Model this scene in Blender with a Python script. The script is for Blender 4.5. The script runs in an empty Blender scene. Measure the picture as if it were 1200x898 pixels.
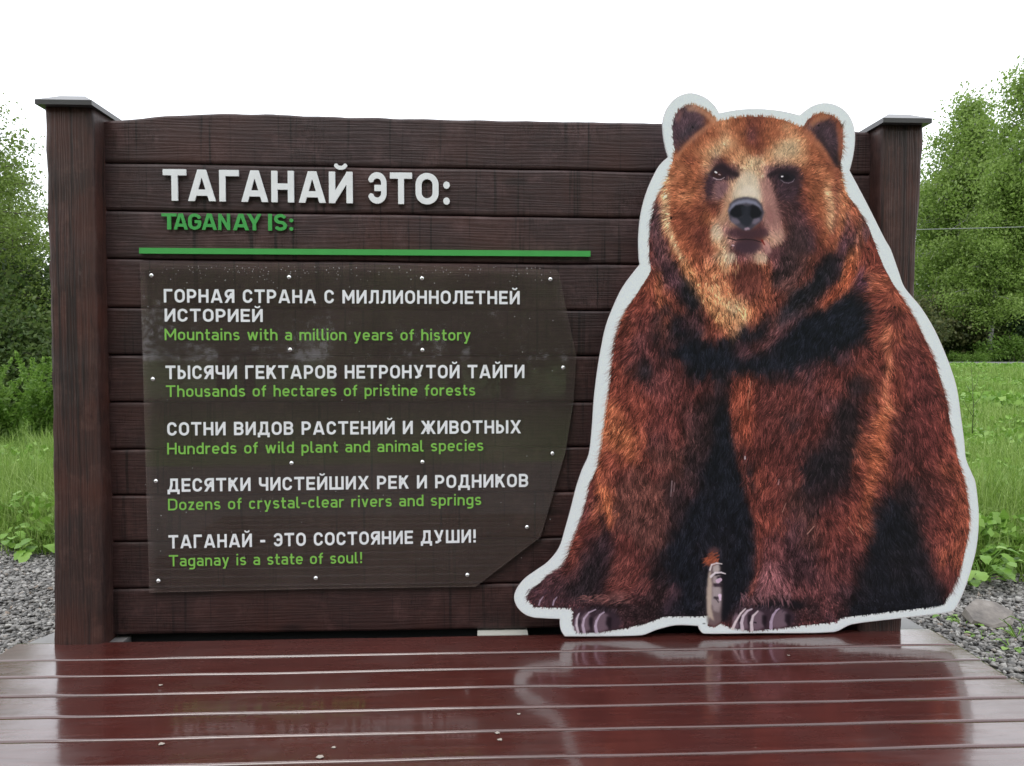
import bpy, math, random
import numpy as np
from mathutils import Vector
random.seed(3); RNG=np.random.RandomState(11)
S=bpy.context.scene
R=math.radians
# ------------------------------------------------ camera, sky, sun, exposure
DECK=.16                                  # height of the deck top above the ground
CAMZ=DECK+1.05; PITCH=math.atan(29/900.)
cam=bpy.data.objects.new('camera',bpy.data.cameras.new('camera')); S.collection.objects.link(cam)
cam.location=(0,0,CAMZ); cam.rotation_euler=(R(90)-PITCH,0,0)
cam.data.sensor_width=36; cam.data.lens=27; cam.data.clip_start=.05; cam.data.clip_end=3000
S.camera=cam
SUN_EL,SUN_AZ=58,200
w=bpy.data.worlds.new('World'); S.world=w; w.use_nodes=True
nt=w.node_tree; bg=nt.nodes['Background']; sky=nt.nodes.new('ShaderNodeTexSky'); sky.sky_type='NISHITA'; sky.sun_disc=False
sky.sun_elevation=R(SUN_EL); sky.sun_rotation=R(SUN_AZ); sky.dust_density=3
# overcast: an even bright cloud sheet over the clear sky, with very faint mottling
tc=nt.nodes.new('ShaderNodeTexCoord'); nz=nt.nodes.new('ShaderNodeTexNoise'); nz.inputs['Scale'].default_value=2.2; nz.inputs['Detail'].default_value=3
nt.links.new(tc.outputs['Generated'],nz.inputs['Vector'])
cr=nt.nodes.new('ShaderNodeValToRGB'); cr.color_ramp.elements[0].position=.3; cr.color_ramp.elements[1].position=.7
cr.color_ramp.elements[0].color=(.88,.92,.98,1); cr.color_ramp.elements[1].color=(.96,.98,1,1)
nt.links.new(nz.outputs['Fac'],cr.inputs['Fac'])
sc=nt.nodes.new('ShaderNodeVectorMath'); sc.operation='SCALE'; sc.inputs['Scale'].default_value=15.5
nt.links.new(cr.outputs['Color'],sc.inputs[0])
mx=nt.nodes.new('ShaderNodeMix'); mx.data_type='RGBA'; mx.inputs['Factor'].default_value=.85
nt.links.new(sky.outputs['Color'],mx.inputs[6]); nt.links.new(sc.outputs['Vector'],mx.inputs[7])
nt.links.new(mx.outputs[2],bg.inputs['Color']); bg.inputs['Strength'].default_value=.14
sl=bpy.data.lights.new('sun','SUN'); sl.energy=1.0; sl.angle=R(25); sl.color=(1,.97,.93)
so=bpy.data.objects.new('sun',sl); S.collection.objects.link(so)
so.rotation_euler=(R(90-SUN_EL),0,R(180-SUN_AZ))
S.view_settings.view_transform='Standard'; S.view_settings.look='None'; S.view_settings.exposure=0; S.view_settings.gamma=1
PRINT_GAIN=1.06
# ------------------------------------------------ helpers
def tag(o,label=None,cat=None,group=None,kind=None):
    for k,v in (('label',label),('category',cat),('group',group),('kind',kind)):
        if v: o[k]=v
    return o
def empty(name,loc=(0,0,0),rz=0,**k):
    o=bpy.data.objects.new(name,None); S.collection.objects.link(o); o.location=loc; o.rotation_euler=(0,0,rz); o.empty_display_size=.1
    return tag(o,**k)
def link(name,me,parent=None,**k):
    o=bpy.data.objects.new(name,me); S.collection.objects.link(o)
    if parent is not None: o.parent=parent
    return tag(o,**k)
def mesh(name,V,F,m=None,smooth=False):
    me=bpy.data.meshes.new(name); me.from_pydata([tuple(v) for v in V],[],[tuple(f) for f in F]); me.update()
    if m: me.materials.append(m)
    if smooth: me.polygons.foreach_set('use_smooth',[True]*len(me.polygons))
    return me
def mesh_np(name,V,F,m=None,smooth=False):      # F: (n,k) array, all faces with k corners
    me=bpy.data.meshes.new(name); V=np.asarray(V,np.float32); F=np.asarray(F,np.int32); n,k=F.shape
    me.vertices.add(len(V)); me.vertices.foreach_set('co',V.ravel())
    me.loops.add(n*k); me.loops.foreach_set('vertex_index',F.ravel())
    me.polygons.add(n); me.polygons.foreach_set('loop_start',np.arange(0,n*k,k,dtype=np.int32))
    me.polygons.foreach_set('loop_total',np.full(n,k,np.int32))
    if smooth: me.polygons.foreach_set('use_smooth',np.ones(n,bool))
    if m: me.materials.append(m)
    me.update(calc_edges=True); me.validate(); return me
def obj(name,V,F,m,parent=None,smooth=False,**k): return link(name,mesh(name,V,F,m,smooth),parent,**k)
def prism(poly,d0,d1):                           # poly [(s,z)], extruded between offsets d0 and d1 (front, back)
    n=len(poly); V=[(s,d0,z) for s,z in poly]+[(s,d1,z) for s,z in poly]
    F=[tuple(range(n)),tuple(range(2*n-1,n-1,-1))]+[(i,i+n,(i+1)%n+n,(i+1)%n) for i in range(n)]
    return V,F
def box(x0,x1,y0,y1,z0,z1): return prism([(x0,z0),(x1,z0),(x1,z1),(x0,z1)],y0,y1)
def merge(parts):
    V=[];F=[]
    for v,f in parts:
        o=len(V); V+=list(v); F+=[tuple(i+o for i in g) for g in f]
    return V,F
def tube(pts,radii,n=8,cap=True):
    V=[];F=[]; pts=[Vector(p) for p in pts]
    for i,p in enumerate(pts):
        t=(pts[min(i+1,len(pts)-1)]-pts[max(i-1,0)]).normalized()
        a=t.cross(Vector((0,0,1)) if abs(t.z)<.9 else Vector((1,0,0))).normalized(); b=t.cross(a)
        for j in range(n):
            q=2*math.pi*j/n; V.append(p+(a*math.cos(q)+b*math.sin(q))*radii[i])
    for i in range(len(pts)-1):
        for j in range(n): F.append((i*n+j,i*n+(j+1)%n,(i+1)*n+(j+1)%n,(i+1)*n+j))
    if cap: F+= [tuple(range(n))[::-1],tuple(range((len(pts)-1)*n,len(pts)*n))]
    return V,F
# ------------------------------------------------ materials
class M:
    def __init__(s,name):
        s.m=bpy.data.materials.new(name); s.m.use_nodes=True; s.t=s.m.node_tree; s.b=s.t.nodes['Principled BSDF']; s.out=s.t.nodes['Material Output']
    def n(s,ty,**k):
        q=s.t.nodes.new('ShaderNode'+ty)
        for a,v in k.items():
            if a.startswith('i_'): q.inputs[a[2:].replace('_',' ')].default_value=v
            else: setattr(q,a,v)
        return q
    def l(s,a,b): s.t.links.new(a,b)
    def coord(s,scale=(1,1,1),rnd=0.,kind='Object'):
        c=s.n('TexCoord'); mp=s.n('Mapping'); mp.inputs['Scale'].default_value=scale; s.l(c.outputs[kind],mp.inputs['Vector'])
        if rnd:
            oi=s.n('ObjectInfo'); ml=s.n('Math',operation='MULTIPLY'); ml.inputs[1].default_value=rnd; s.l(oi.outputs['Random'],ml.inputs[0])
            s.l(ml.outputs[0],mp.inputs['Location'])
        return mp.outputs['Vector']
    def noise(s,vec,scale,detail=4,rough=.55,dist=0):
        q=s.n('TexNoise'); q.inputs['Scale'].default_value=scale; q.inputs['Detail'].default_value=detail; q.inputs['Roughness'].default_value=rough; q.inputs['Distortion'].default_value=dist
        if vec is not None: s.l(vec,q.inputs['Vector'])
        return q.outputs['Fac']
    def ramp(s,fac,stops):
        q=s.n('ValToRGB'); e=q.color_ramp.elements
        while len(e)<len(stops): e.new(.5)
        for k,(p,c) in enumerate(stops): e[k].position=p; e[k].color=(*c,1) if len(c)==3 else c
        s.l(fac,q.inputs['Fac']); return q.outputs['Color']
    def mix(s,f,a,b,mode='MIX'):
        q=s.n('Mix',data_type='RGBA',blend_type=mode)
        if isinstance(f,(int,float)): q.inputs['Factor'].default_value=f
        else: s.l(f,q.inputs['Factor'])
        for i,x in ((6,a),(7,b)):
            if isinstance(x,tuple): q.inputs[i].default_value=(*x,1)
            else: s.l(x,q.inputs[i])
        return q.outputs[2]
    def math(s,op,a,b=0.):
        q=s.n('Math',operation=op)
        for i,x in ((0,a),(1,b)):
            if isinstance(x,(int,float)): q.inputs[i].default_value=x
            else: s.l(x,q.inputs[i])
        return q.outputs[0]
    def mr(s,f,a,b,c,d):
        q=s.n('MapRange'); s.l(f,q.inputs['Value'])
        for i,x in zip((1,2,3,4),(a,b,c,d)): q.inputs[i].default_value=x
        return q.outputs['Result']
    def bump(s,h,strength,dist,prev=None):
        q=s.n('Bump'); q.inputs['Strength'].default_value=strength; q.inputs['Distance'].default_value=dist; s.l(h,q.inputs['Height'])
        if prev is not None: s.l(prev,q.inputs['Normal'])
        return q.outputs['Normal']
    def set(s,col=None,rough=None,normal=None,**k):
        for key,x in (('Base Color',col),('Roughness',rough),('Normal',normal)):
            if x is None: continue
            if isinstance(x,tuple): s.b.inputs[key].default_value=(*x,1)
            elif isinstance(x,(int,float)): s.b.inputs[key].default_value=x
            else: s.l(x,s.b.inputs[key])
        for a,v in k.items(): s.b.inputs[a.replace('_',' ')].default_value=v
        return s.m
def simple(name,col,rough=.6,**k):
    q=M(name); v=q.noise(q.coord(),18,5); c=q.mix(v,tuple(x*.85 for x in col),tuple(min(1,x*1.12) for x in col))
    return q.set(c,rough,**k)
def wood(name,axis,dark,light,red,rough=.42,drips=True,bumpd=.0022,weather=.5):
    q=M(name)
    sc=(1.3,1,1) if axis=='s' else (1,1,1)
    base=q.coord((1,1,1),37.)
    st=q.n('Mapping'); st.inputs['Scale'].default_value=(2.6,3,34) if axis=='s' else (30,12,1.5); q.l(base,st.inputs['Vector'])
    warp=q.noise(base,2.2,3); 
    fine=q.noise(st.outputs['Vector'],2.6,9,.66,2.4)
    xs_=q.n('Mapping'); xs_.inputs['Scale'].default_value=(150,3,22) if axis=='s' else (60,12,9); q.l(base,xs_.inputs['Vector']); cross=q.noise(xs_.outputs['Vector'],1,3,.6,.6); cm=q.mr(q.noise(base,4.2,2),.48,.62,0,1)
    st2=q.n('Mapping'); st2.inputs['Scale'].default_value=(.55,1,7) if axis=='s' else (8,4,.5); q.l(base,st2.inputs['Vector'])
    rings=q.n('TexWave',wave_type='RINGS' if axis=='s' else 'BANDS',bands_direction='X') if axis!='s' else q.n('TexWave',wave_type='BANDS',bands_direction='Z')
    q.l(st2.outputs['Vector'],rings.inputs['Vector']); rings.inputs['Scale'].default_value=3.4; rings.inputs['Distortion'].default_value=14; rings.inputs['Detail'].default_value=3; rings.inputs['Detail Scale'].default_value=.9
    patch=q.noise(base,3.1,4,.6)
    blot=q.noise(base,11,5,.7)
    c=q.mix(q.mr(fine,.22,.80,0,1),dark,light)
    c=q.mix(q.mr(rings.outputs['Fac'],0,1,0,.28),c,dark)
    c=q.mix(q.mr(patch,.42,.7,0,weather),c,red)
    c=q.mix(q.mr(blot,.52,.76,0,.55),c,tuple(x*1.7 for x in light))
    c=q.mix(q.math('MULTIPLY',q.mr(cross,.5,.7,0,.6),cm),c,tuple(x*.4 for x in dark))
    c=q.mix(q.mr(fine,.62,.74,0,.4),c,tuple(x*1.9 for x in light))
    oi=q.n('ObjectInfo'); c=q.mix(1.,c,q.ramp(oi.outputs['Random'],[(0,(.78,.77,.78)),(1,(1.22,1.20,1.18))]),'MULTIPLY'); c=q.mix(1.,c,oi.outputs['Color'],'MULTIPLY')
    if axis=='z':
        wr=q.n('Mapping'); wr.inputs['Scale'].default_value=(26,26,4.5); q.l(base,wr.inputs['Vector']); c=q.mix(q.mr(q.noise(wr.outputs['Vector'],1,6,.7,.5),.66,.74,0,.7),c,(.17,.13,.125))
        dk=q.n('Mapping'); dk.inputs['Scale'].default_value=(42,42,.9); q.l(base,dk.inputs['Vector']); c=q.mix(q.mr(q.noise(dk.outputs['Vector'],1,4,.6,.3),.56,.66,0,.75),c,(.010,.006,.006))
    if drips:
        d=q.n('Mapping'); d.inputs['Scale'].default_value=(46,4,1.1); q.l(base,d.inputs['Vector'])
        dn=q.noise(d.outputs['Vector'],1.,4,.6,.2); c=q.mix(q.mr(dn,.58,.66,0,.75),c,tuple(x*.35 for x in dark))
        kn=q.n('TexVoronoi'); kn.inputs['Scale'].default_value=1.; kv=q.n('Mapping'); kv.inputs['Scale'].default_value=(2.1,1,5.5); q.l(base,kv.inputs['Vector']); q.l(kv.outputs['Vector'],kn.inputs['Vector'])
        c=q.mix(q.mr(kn.outputs['Distance'],.05,.13,.6,0),c,tuple(x*.5 for x in dark))
    hs=q.math('ADD',q.math('ADD',q.math('MULTIPLY',fine,.6),q.math('MULTIPLY',q.math('MULTIPLY',cross,cm),.8)),q.math('MULTIPLY',rings.outputs['Fac'],.28))
    nrm=q.bump(q.noise(base,5,3),.35,.006,None); nrm=q.bump(hs,.75,bumpd,nrm)
    rg=q.mr(fine,.3,.7,rough+.14,rough-.06)
    return q.set(c,rg,nrm,Specular_IOR_Level=.38)
MW=wood('stained_plank_wood','s',(.017,.0085,.0095),(.066,.038,.040),(.066,.024,.019),.46)
MP=wood('stained_post_wood','z',(.016,.0075,.0075),(.074,.037,.031),(.078,.024,.016),.5,False,.005,.85)
MCAP=simple('cap_metal',(.10,.095,.10),.32,Metallic=.3)
q=M('deck_paint')      # wet red-brown deck paint
b_=q.coord((1,1,1),23.); g1=q.n('Mapping'); g1.inputs['Scale'].default_value=(1.2,22,10); q.l(b_,g1.inputs['Vector'])
gr=q.noise(g1.outputs['Vector'],3,6,.6,.4); pt=q.noise(b_,3.3,4,.55); sp=q.noise(b_,70,3,.6)
c=q.mix(q.mr(gr,.3,.7,0,1),(.052,.012,.010),(.086,.021,.017)); c=q.mix(q.mr(pt,.45,.7,0,.35),c,(.055,.022,.020))
c=q.mix(q.mr(sp,.70,.74,0,.5),c,(.20,.13,.11))
rg=q.mr(pt,.38,.66,.16,.36); wv=q.n('Mapping'); wv.inputs['Scale'].default_value=(2.5,16,1); q.l(b_,wv.inputs['Vector']); st_=q.noise(wv.outputs['Vector'],2,5,.6,.5); rg=q.math('ADD',rg,q.mr(st_,.5,.75,0,.18)); nm=q.bump(pt,.3,.004); nm=q.bump(st_,.16,.0014,nm); nm=q.bump(gr,.3,.0007,nm); q.l(q.mr(st_,.35,.7,.03,.12),q.b.inputs['Coat Roughness']); q.l(nm,q.b.inputs['Coat Normal'])
MD=q.set(c,rg,nm,Coat_Weight=1.,Coat_Roughness=.075,Coat_IOR=1.5,Specular_IOR_Level=.6)
MGREY=simple('wet_grey_board',(.20,.19,.19),.3)
MPALE=simple('pale_block',(.48,.47,.43),.8)
MBLACK=simple('near_black',(.006,.006,.007),.9)  # near-black for joists, brackets and the added pieces that darken gaps
MWHITE=simple('white_letter_paint',(.84,.85,.88),.45)
MTXT=simple('white_lettering_ink',(.84,.85,.89),.45)
MGREEN=simple('green_letter_paint',(.065,.37,.085),.4)
MGTXT=simple('green_lettering_ink',(.22,.52,.085),.5)
MSTEEL=simple('screw_steel',(.75,.75,.76),.22,Metallic=.9)
q=M('panel_white'); MPANEL=q.set((.84,.81,.84),.4,Specular_IOR_Level=.2)
q=M('panel_edge'); MEDGE=q.set((.42,.43,.45),.5)
q=M('bear_print'); at=q.n('Attribute',attribute_name='ink'); MPRINT=q.set(at.outputs['Color'],.4,Specular_IOR_Level=.2)
def glassy(name,veil,rough=.03):
    q=M(name); tr=q.n('BsdfTransparent'); tr.inputs['Color'].default_value=(.97,.97,.97,1)
    df=q.n('BsdfDiffuse'); df.inputs['Color'].default_value=(.74,.56,.52,1); gl=q.n('BsdfGlossy'); gl.inputs['Roughness'].default_value=rough
    fr=q.n('Fresnel'); fr.inputs['IOR'].default_value=1.42
    v=q.noise(q.coord(),4,6,.65); f=q.mr(v,.3,.75,veil*.75,veil*1.3)
    m1=q.n('MixShader'); q.l(f,m1.inputs[0]); q.l(tr.outputs[0],m1.inputs[1]); q.l(df.outputs[0],m1.inputs[2])
    m2=q.n('MixShader'); q.l(fr.outputs[0],m2.inputs[0]); q.l(m1.outputs[0],m2.inputs[1]); q.l(gl.outputs[0],m2.inputs[2]); q.l(m2.outputs[0],q.out.inputs['Surface'])
    return q.m
MGLASS=glassy('acrylic_sheet',.032); MGEDGE=glassy('acrylic_edge',.18)
q=M('water_drop'); MDROP=q.set((.9,.9,.92),.05,Transmission_Weight=.6,IOR=1.33)
def leafm(name,a,b,c3,trans=.5,rough=.45):
    q=M(name); g=q.n('NewGeometry'); c=q.ramp(g.outputs['Random Per Island'],[(0,a),(.5,b),(1,c3)])
    big=q.noise(q.coord(),.5,3); c=q.mix(q.mr(big,.35,.65,0,.35),c,tuple(x*.8 for x in b))
    q.set(c,rough,Specular_IOR_Level=.35); tl=q.n('BsdfTranslucent'); q.l(c,tl.inputs['Color'])
    ms=q.n('MixShader'); ms.inputs[0].default_value=trans; q.l(q.b.outputs[0],ms.inputs[1]); q.l(tl.outputs[0],ms.inputs[2]); q.l(ms.outputs[0],q.out.inputs['Surface'])
    return q.m
ML_BIRCH=leafm('birch_leaves',(.12,.20,.035),(.22,.33,.065),(.33,.44,.14))
ML_LEFT=leafm('willow_leaves',(.11,.17,.03),(.19,.27,.055),(.27,.36,.11))
ML_DARK=leafm('dark_bush_leaves',(.045,.085,.022),(.08,.13,.032),(.13,.18,.05))
ML_OLIVE=leafm('olive_bush_leaves',(.05,.075,.022),(.10,.12,.04),(.18,.18,.07))
ML_BRIGHT=leafm('bright_shrub_leaves',(.10,.20,.03),(.16,.28,.045),(.23,.36,.08))
ML_CON=leafm('conifer_needles',(.025,.055,.022),(.045,.085,.03),(.07,.12,.045),.2)
ML_GRASS=leafm('grass_blades',(.11,.21,.03),(.23,.355,.065),(.39,.51,.18),.35,.45)
ML_WEED=leafm('weed_leaves',(.11,.23,.03),(.19,.35,.05),(.28,.44,.10),.3,.4)
MBARK=simple('grey_bark',(.10,.085,.07),.9)
q=M('birch_bark'); cv=q.coord((3,3,14)); v=q.noise(cv,2,4); MBIRCH=q.set(q.ramp(v,[(.42,(.10,.09,.085)),(.5,(.36,.35,.33))]),.7)

# ---------- printed bear: painted as per-cell colours on a fine grid (x,y in print units) ----------
PX0,PY0,PX1,PY1 = 600.,104.,1150.,750.
PS = 1.3
PAL = dict(w=(222,210,168),y=(216,174,124),o=(196,134,90),r=(164,98,66),b=(130,70,50),m=(104,56,46),d=(78,38,35),
  p=(100,62,64),u=(66,45,53),k=(38,29,33),n=(23,26,34),e=(78,57,54),v=(30,24,32),q=(146,98,98),t=(198,158,120),
  h=(168,122,112),x=(68,50,62),U=(98,76,80))
BODY = {310:".......bpurbmmmmdmkrbb.....",330:"......brrnrbbdbkmnmruob....",350:"......bbmmkmrybmknmkkbrr...",
370:"......rmmdumybkmnnnnnbmr...",390:"......bpkmnmnnkpnnnnkbrmr..",410:".....bmpdnnnnumknnnumbmmb..",
430:".....bbkpmnnnknnnummbmbmmr.",450:".....bbmppddmbmdmpmmkbbmdr.",470:".....rbbmmmkkbmmmdpkdrbddb.",
490:".....obbmmpknbmmkdmkdoddmb.",510:".....oorpmeknbmdmmmkrrddmb.",530:".....brbeekknmmmdknkrrddmb.",
550:".....rmemeknnnbmmnnkbrdmmrr",570:"....mreeekpknnbmekudbdkkdmr",590:"....poeeeknnnnmmekdmbknkdbr",
610:"....mreeeknvvnbbuembrnnkmbr",630:"...bmumeennvknmpuemmbnnkmbr",650:"...bukmdknnmknppuumpdnkkdrr",
670:"..upkkmmknnknnqquupdknkkdm.",690:".uukkdmpkunenkqqpppuknnnkd.",710:".uuuukkkkunekukkkkpknnnnn..",
730:"...uuuukkkkppuuuupu........"}
FACE = {120:"...yyy",130:"..bUUrr............oyy",140:"..UUUUroyrrbbrrr..brbr",150:"..UUkUroorrmbrryorUUUbr",
160:"..UUUrrryorpbrroyorUUUr",170:"..UrrroywyrbbrywwyroUUr",180:"..rrroywyoyrbywwwyrrrkr",190:"..orbryxbyywwyttyyrrbkr",
200:".yrorrtxxptwthxxxrrorbo",210:".yorrrxxxttwwhxxxbrroby",220:"hyrrrrxhhtwwwgxxxbrrybo".replace('g','h'),230:"myroorxhhtwwthxxxmrryyob",
240:"pyrrrbmmttttthxxumbroyrbr",250:"uyrbbbrrttttthpxupbroyobr",260:"uybbbbrthtttphhmupmboyrmo",
270:"uoobbmbwhpxxmhtbkupbrrbpo",280:"mmorbmrwthxxmttpkkubrbpuo",290:"umorbbrotxxxhpppkkumbburr",
300:"pmrrrbotwpphwppkembmkkrrb",310:"puuorboryrmbrbpkkmmkkurrp",320:"ruubrorobbmbbbkkmmmnkkrbu",
330:"rpunrrooobmmmbkmmmknkmrmk",340:"rmmnkroyrrmbbbmmenkkmmkkk",350:"rbmknmroyyybbbmmknkmmmknn",
360:"mkmmkmmbywyrbmmknmmmknnnn",370:"kmkkpkmboyyrbkmppnnnnnnnn",380:"mbnukpmbobnmkkmpknnnnnnnn",390:"kmnnknmmbknnnkpunnnnnnnnn"}
PANEL = [(842.8,132.6),(837.7,124),(826.5,114.3),(810,109),(794,113.5),(782.6,125),(776.8,140),(777,157.7),(780,175),(783,184),(772.6,194),(762.5,213),(755,233),(750,255.5),(748,280.5),(748.6,303),(749.8,310),(744,317),(730,336),(720,356),(710,382),(704,410),(700,434),(696,467),(693.6,502),(690,532.5),(682,551),(675,572),(669,595.7),(662,621),(655,642.5),(642,659),(628,669),(615,678.5),(605.8,690),(602.5,701),(606.5,712),(616,720.5),(628,724),(656,725.5),(656.4,735),(658.5,741),(662,745.8),(700,745.8),(752,744.5),(770,738),(792.5,732.8),(818,733.6),(820,738.5),(825,742.6),(890,742.2),(977,740.8),(998,731.8),(1058,724.4),(1112,718),(1119,714),(1130,692),(1142,653),(1146,629),(1147,607),(1146.5,593),(1143,565),(1138,552.7),(1132,537.7),(1130,517.6),(1126.5,491),(1121,453.7),(1110.4,421),(1095,386),(1079,360),(1060,336.8),(1053,318),(1043.7,292),(1037,280.5),(1015.7,238),(995.6,200),(999.4,185),(1002,165),(1000.6,147.6),(993,132.6),(980.6,123.6),(965.6,120.8),(950.5,125),(937,135),(915.4,130),(890,127.6),(865,128.6)]
FUR = [(791,178),(789,165),(788,150),(791,136),(797,128),(805,123.5),(815,123),(823,127),(832.7,133),(840,142.6),(860,138.6),(875,137),(890,137),(905,138),(920,141.5),(940.5,150),(946,141),(954,135),(962,132.6),(975,135),(983,141),(987.5,150),(988,165),(987,180),(984.4,192.8),(987,208),(990.6,225),(1005.7,245),(1018,266),(1029,296),(1036,313),(1045,330),(1057,349),(1073,375),(1087,404.6),(1096.5,425.7),(1103.6,449),(1110,472.5),(1114,499),(1121,532.7),(1130,562),(1134.5,590),(1135.5,605),(1135,622),(1130,651),(1123,676),(1115,692),(1106,708.5),(1088,712),(1040,717.5),(986,724),(980,729),(944,733),(910,737),(881,739.4),(855.5,735.5),(845,731),(838,735),(829,734),(832,722),(779,722.6),(756.5,731),(725,738),(698,741.5),(675.5,741.5),(670.6,730),(672,718),(668.8,712.7),(626,711.8),(619.5,704),(618,698),(624,690.5),(642,675),(660.5,663),(669,642.5),(675,625),(681,611),(687.5,585),(692,566),(698,552),(702,546),(706,520),(709,492),(714,460),(717,430),(721,400),(728,376),(737,359),(750,339),(760,323),(763,316),(761,300),(761,280),(763,260),(769,232),(780,215),(786,198)]
# hair direction control points: x,y,angle (0 right, 90 down)
HAIR = [(800,150,-100),(820,140,-60),(970,150,-70),(980,180,60),(800,185,-150),(790,210,-175),(785,250,165),(800,240,160),(815,225,175),(815,270,135),(800,290,120),(790,270,140),
(830,200,-150),(840,175,-115),(860,165,-100),(890,150,-90),(920,160,-70),(940,170,-50),(880,182,-110),(895,184,-60),(860,150,-110),(960,190,-20),(940,195,-35),(975,220,10),(955,230,20),(950,250,35),(970,260,50),(955,280,60),(930,290,85),(940,310,100),
(985,230,60),(990,280,85),(1000,300,95),(1020,270,60),(830,260,110),(835,290,120),(840,310,115),(870,320,92),(900,310,85),(850,350,100),(870,370,90),(890,350,80),(820,320,70),(830,350,75),(810,330,70),(845,385,85),
(870,220,-90),(890,220,-80),(865,200,-100),(860,280,100),(900,270,60),
(770,240,110),(765,280,100),(775,310,80),(770,340,75),(790,360,80),(750,350,130),(730,370,140),(760,380,100),(920,330,125),(950,340,130),(980,340,125),(960,370,115),(900,390,120),(880,400,110),(990,310,100),(1000,340,130),
(1030,340,190),(1030,370,175),(1035,400,160),(1045,430,70),(1040,330,200),(1055,340,50),(1070,370,50),(1090,410,55),(1105,450,60),(1115,500,58),(1070,430,65),(1080,480,70),(1060,400,60),(1020,410,60),(1010,430,65),(1030,450,60),(1030,480,40),(1020,520,32),(1015,560,35),(1010,600,50),(1005,630,60),(1025,500,30),
(720,400,140),(715,430,138),(712,460,135),(715,490,132),(725,510,128),(710,530,135),(700,550,125),(740,440,120),(740,480,112),(760,420,95),(770,460,92),(790,430,92),(800,480,95),(820,470,100),(780,520,95),(800,560,92),(750,560,95),(720,560,100),(715,590,100),(760,610,100),(780,620,85),(740,640,100),(730,670,125),(740,690,160),(760,700,110),(720,695,170),
(680,610,130),(670,640,150),(655,670,160),(630,695,140),(700,640,115),(700,670,115),(680,690,110),(660,700,100),
(870,450,90),(870,500,85),(890,540,100),(890,580,110),(900,450,110),(930,450,110),(950,430,110),(970,450,100),(930,490,120),(910,520,110),(940,540,110),(920,580,105),(900,620,98),(895,660,95),(880,690,130),(920,670,70),(910,690,60),(940,690,75),(960,640,100),(980,620,75),(1000,600,60),(985,660,80),(970,690,90),(1000,690,60),(980,720,60),(985,480,90),(990,530,80),
(1060,510,80),(1060,560,85),(1090,540,65),(1115,560,50),(1125,590,55),(1128,620,80),(1115,640,95),(1100,620,65),(1080,620,60),(1110,670,80),(1090,670,65),(1060,640,70),(1050,610,85),(1100,695,90),(1040,680,80),(1060,700,80),(850,660,90),(820,620,90),(830,560,92),(850,480,92)]

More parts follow.
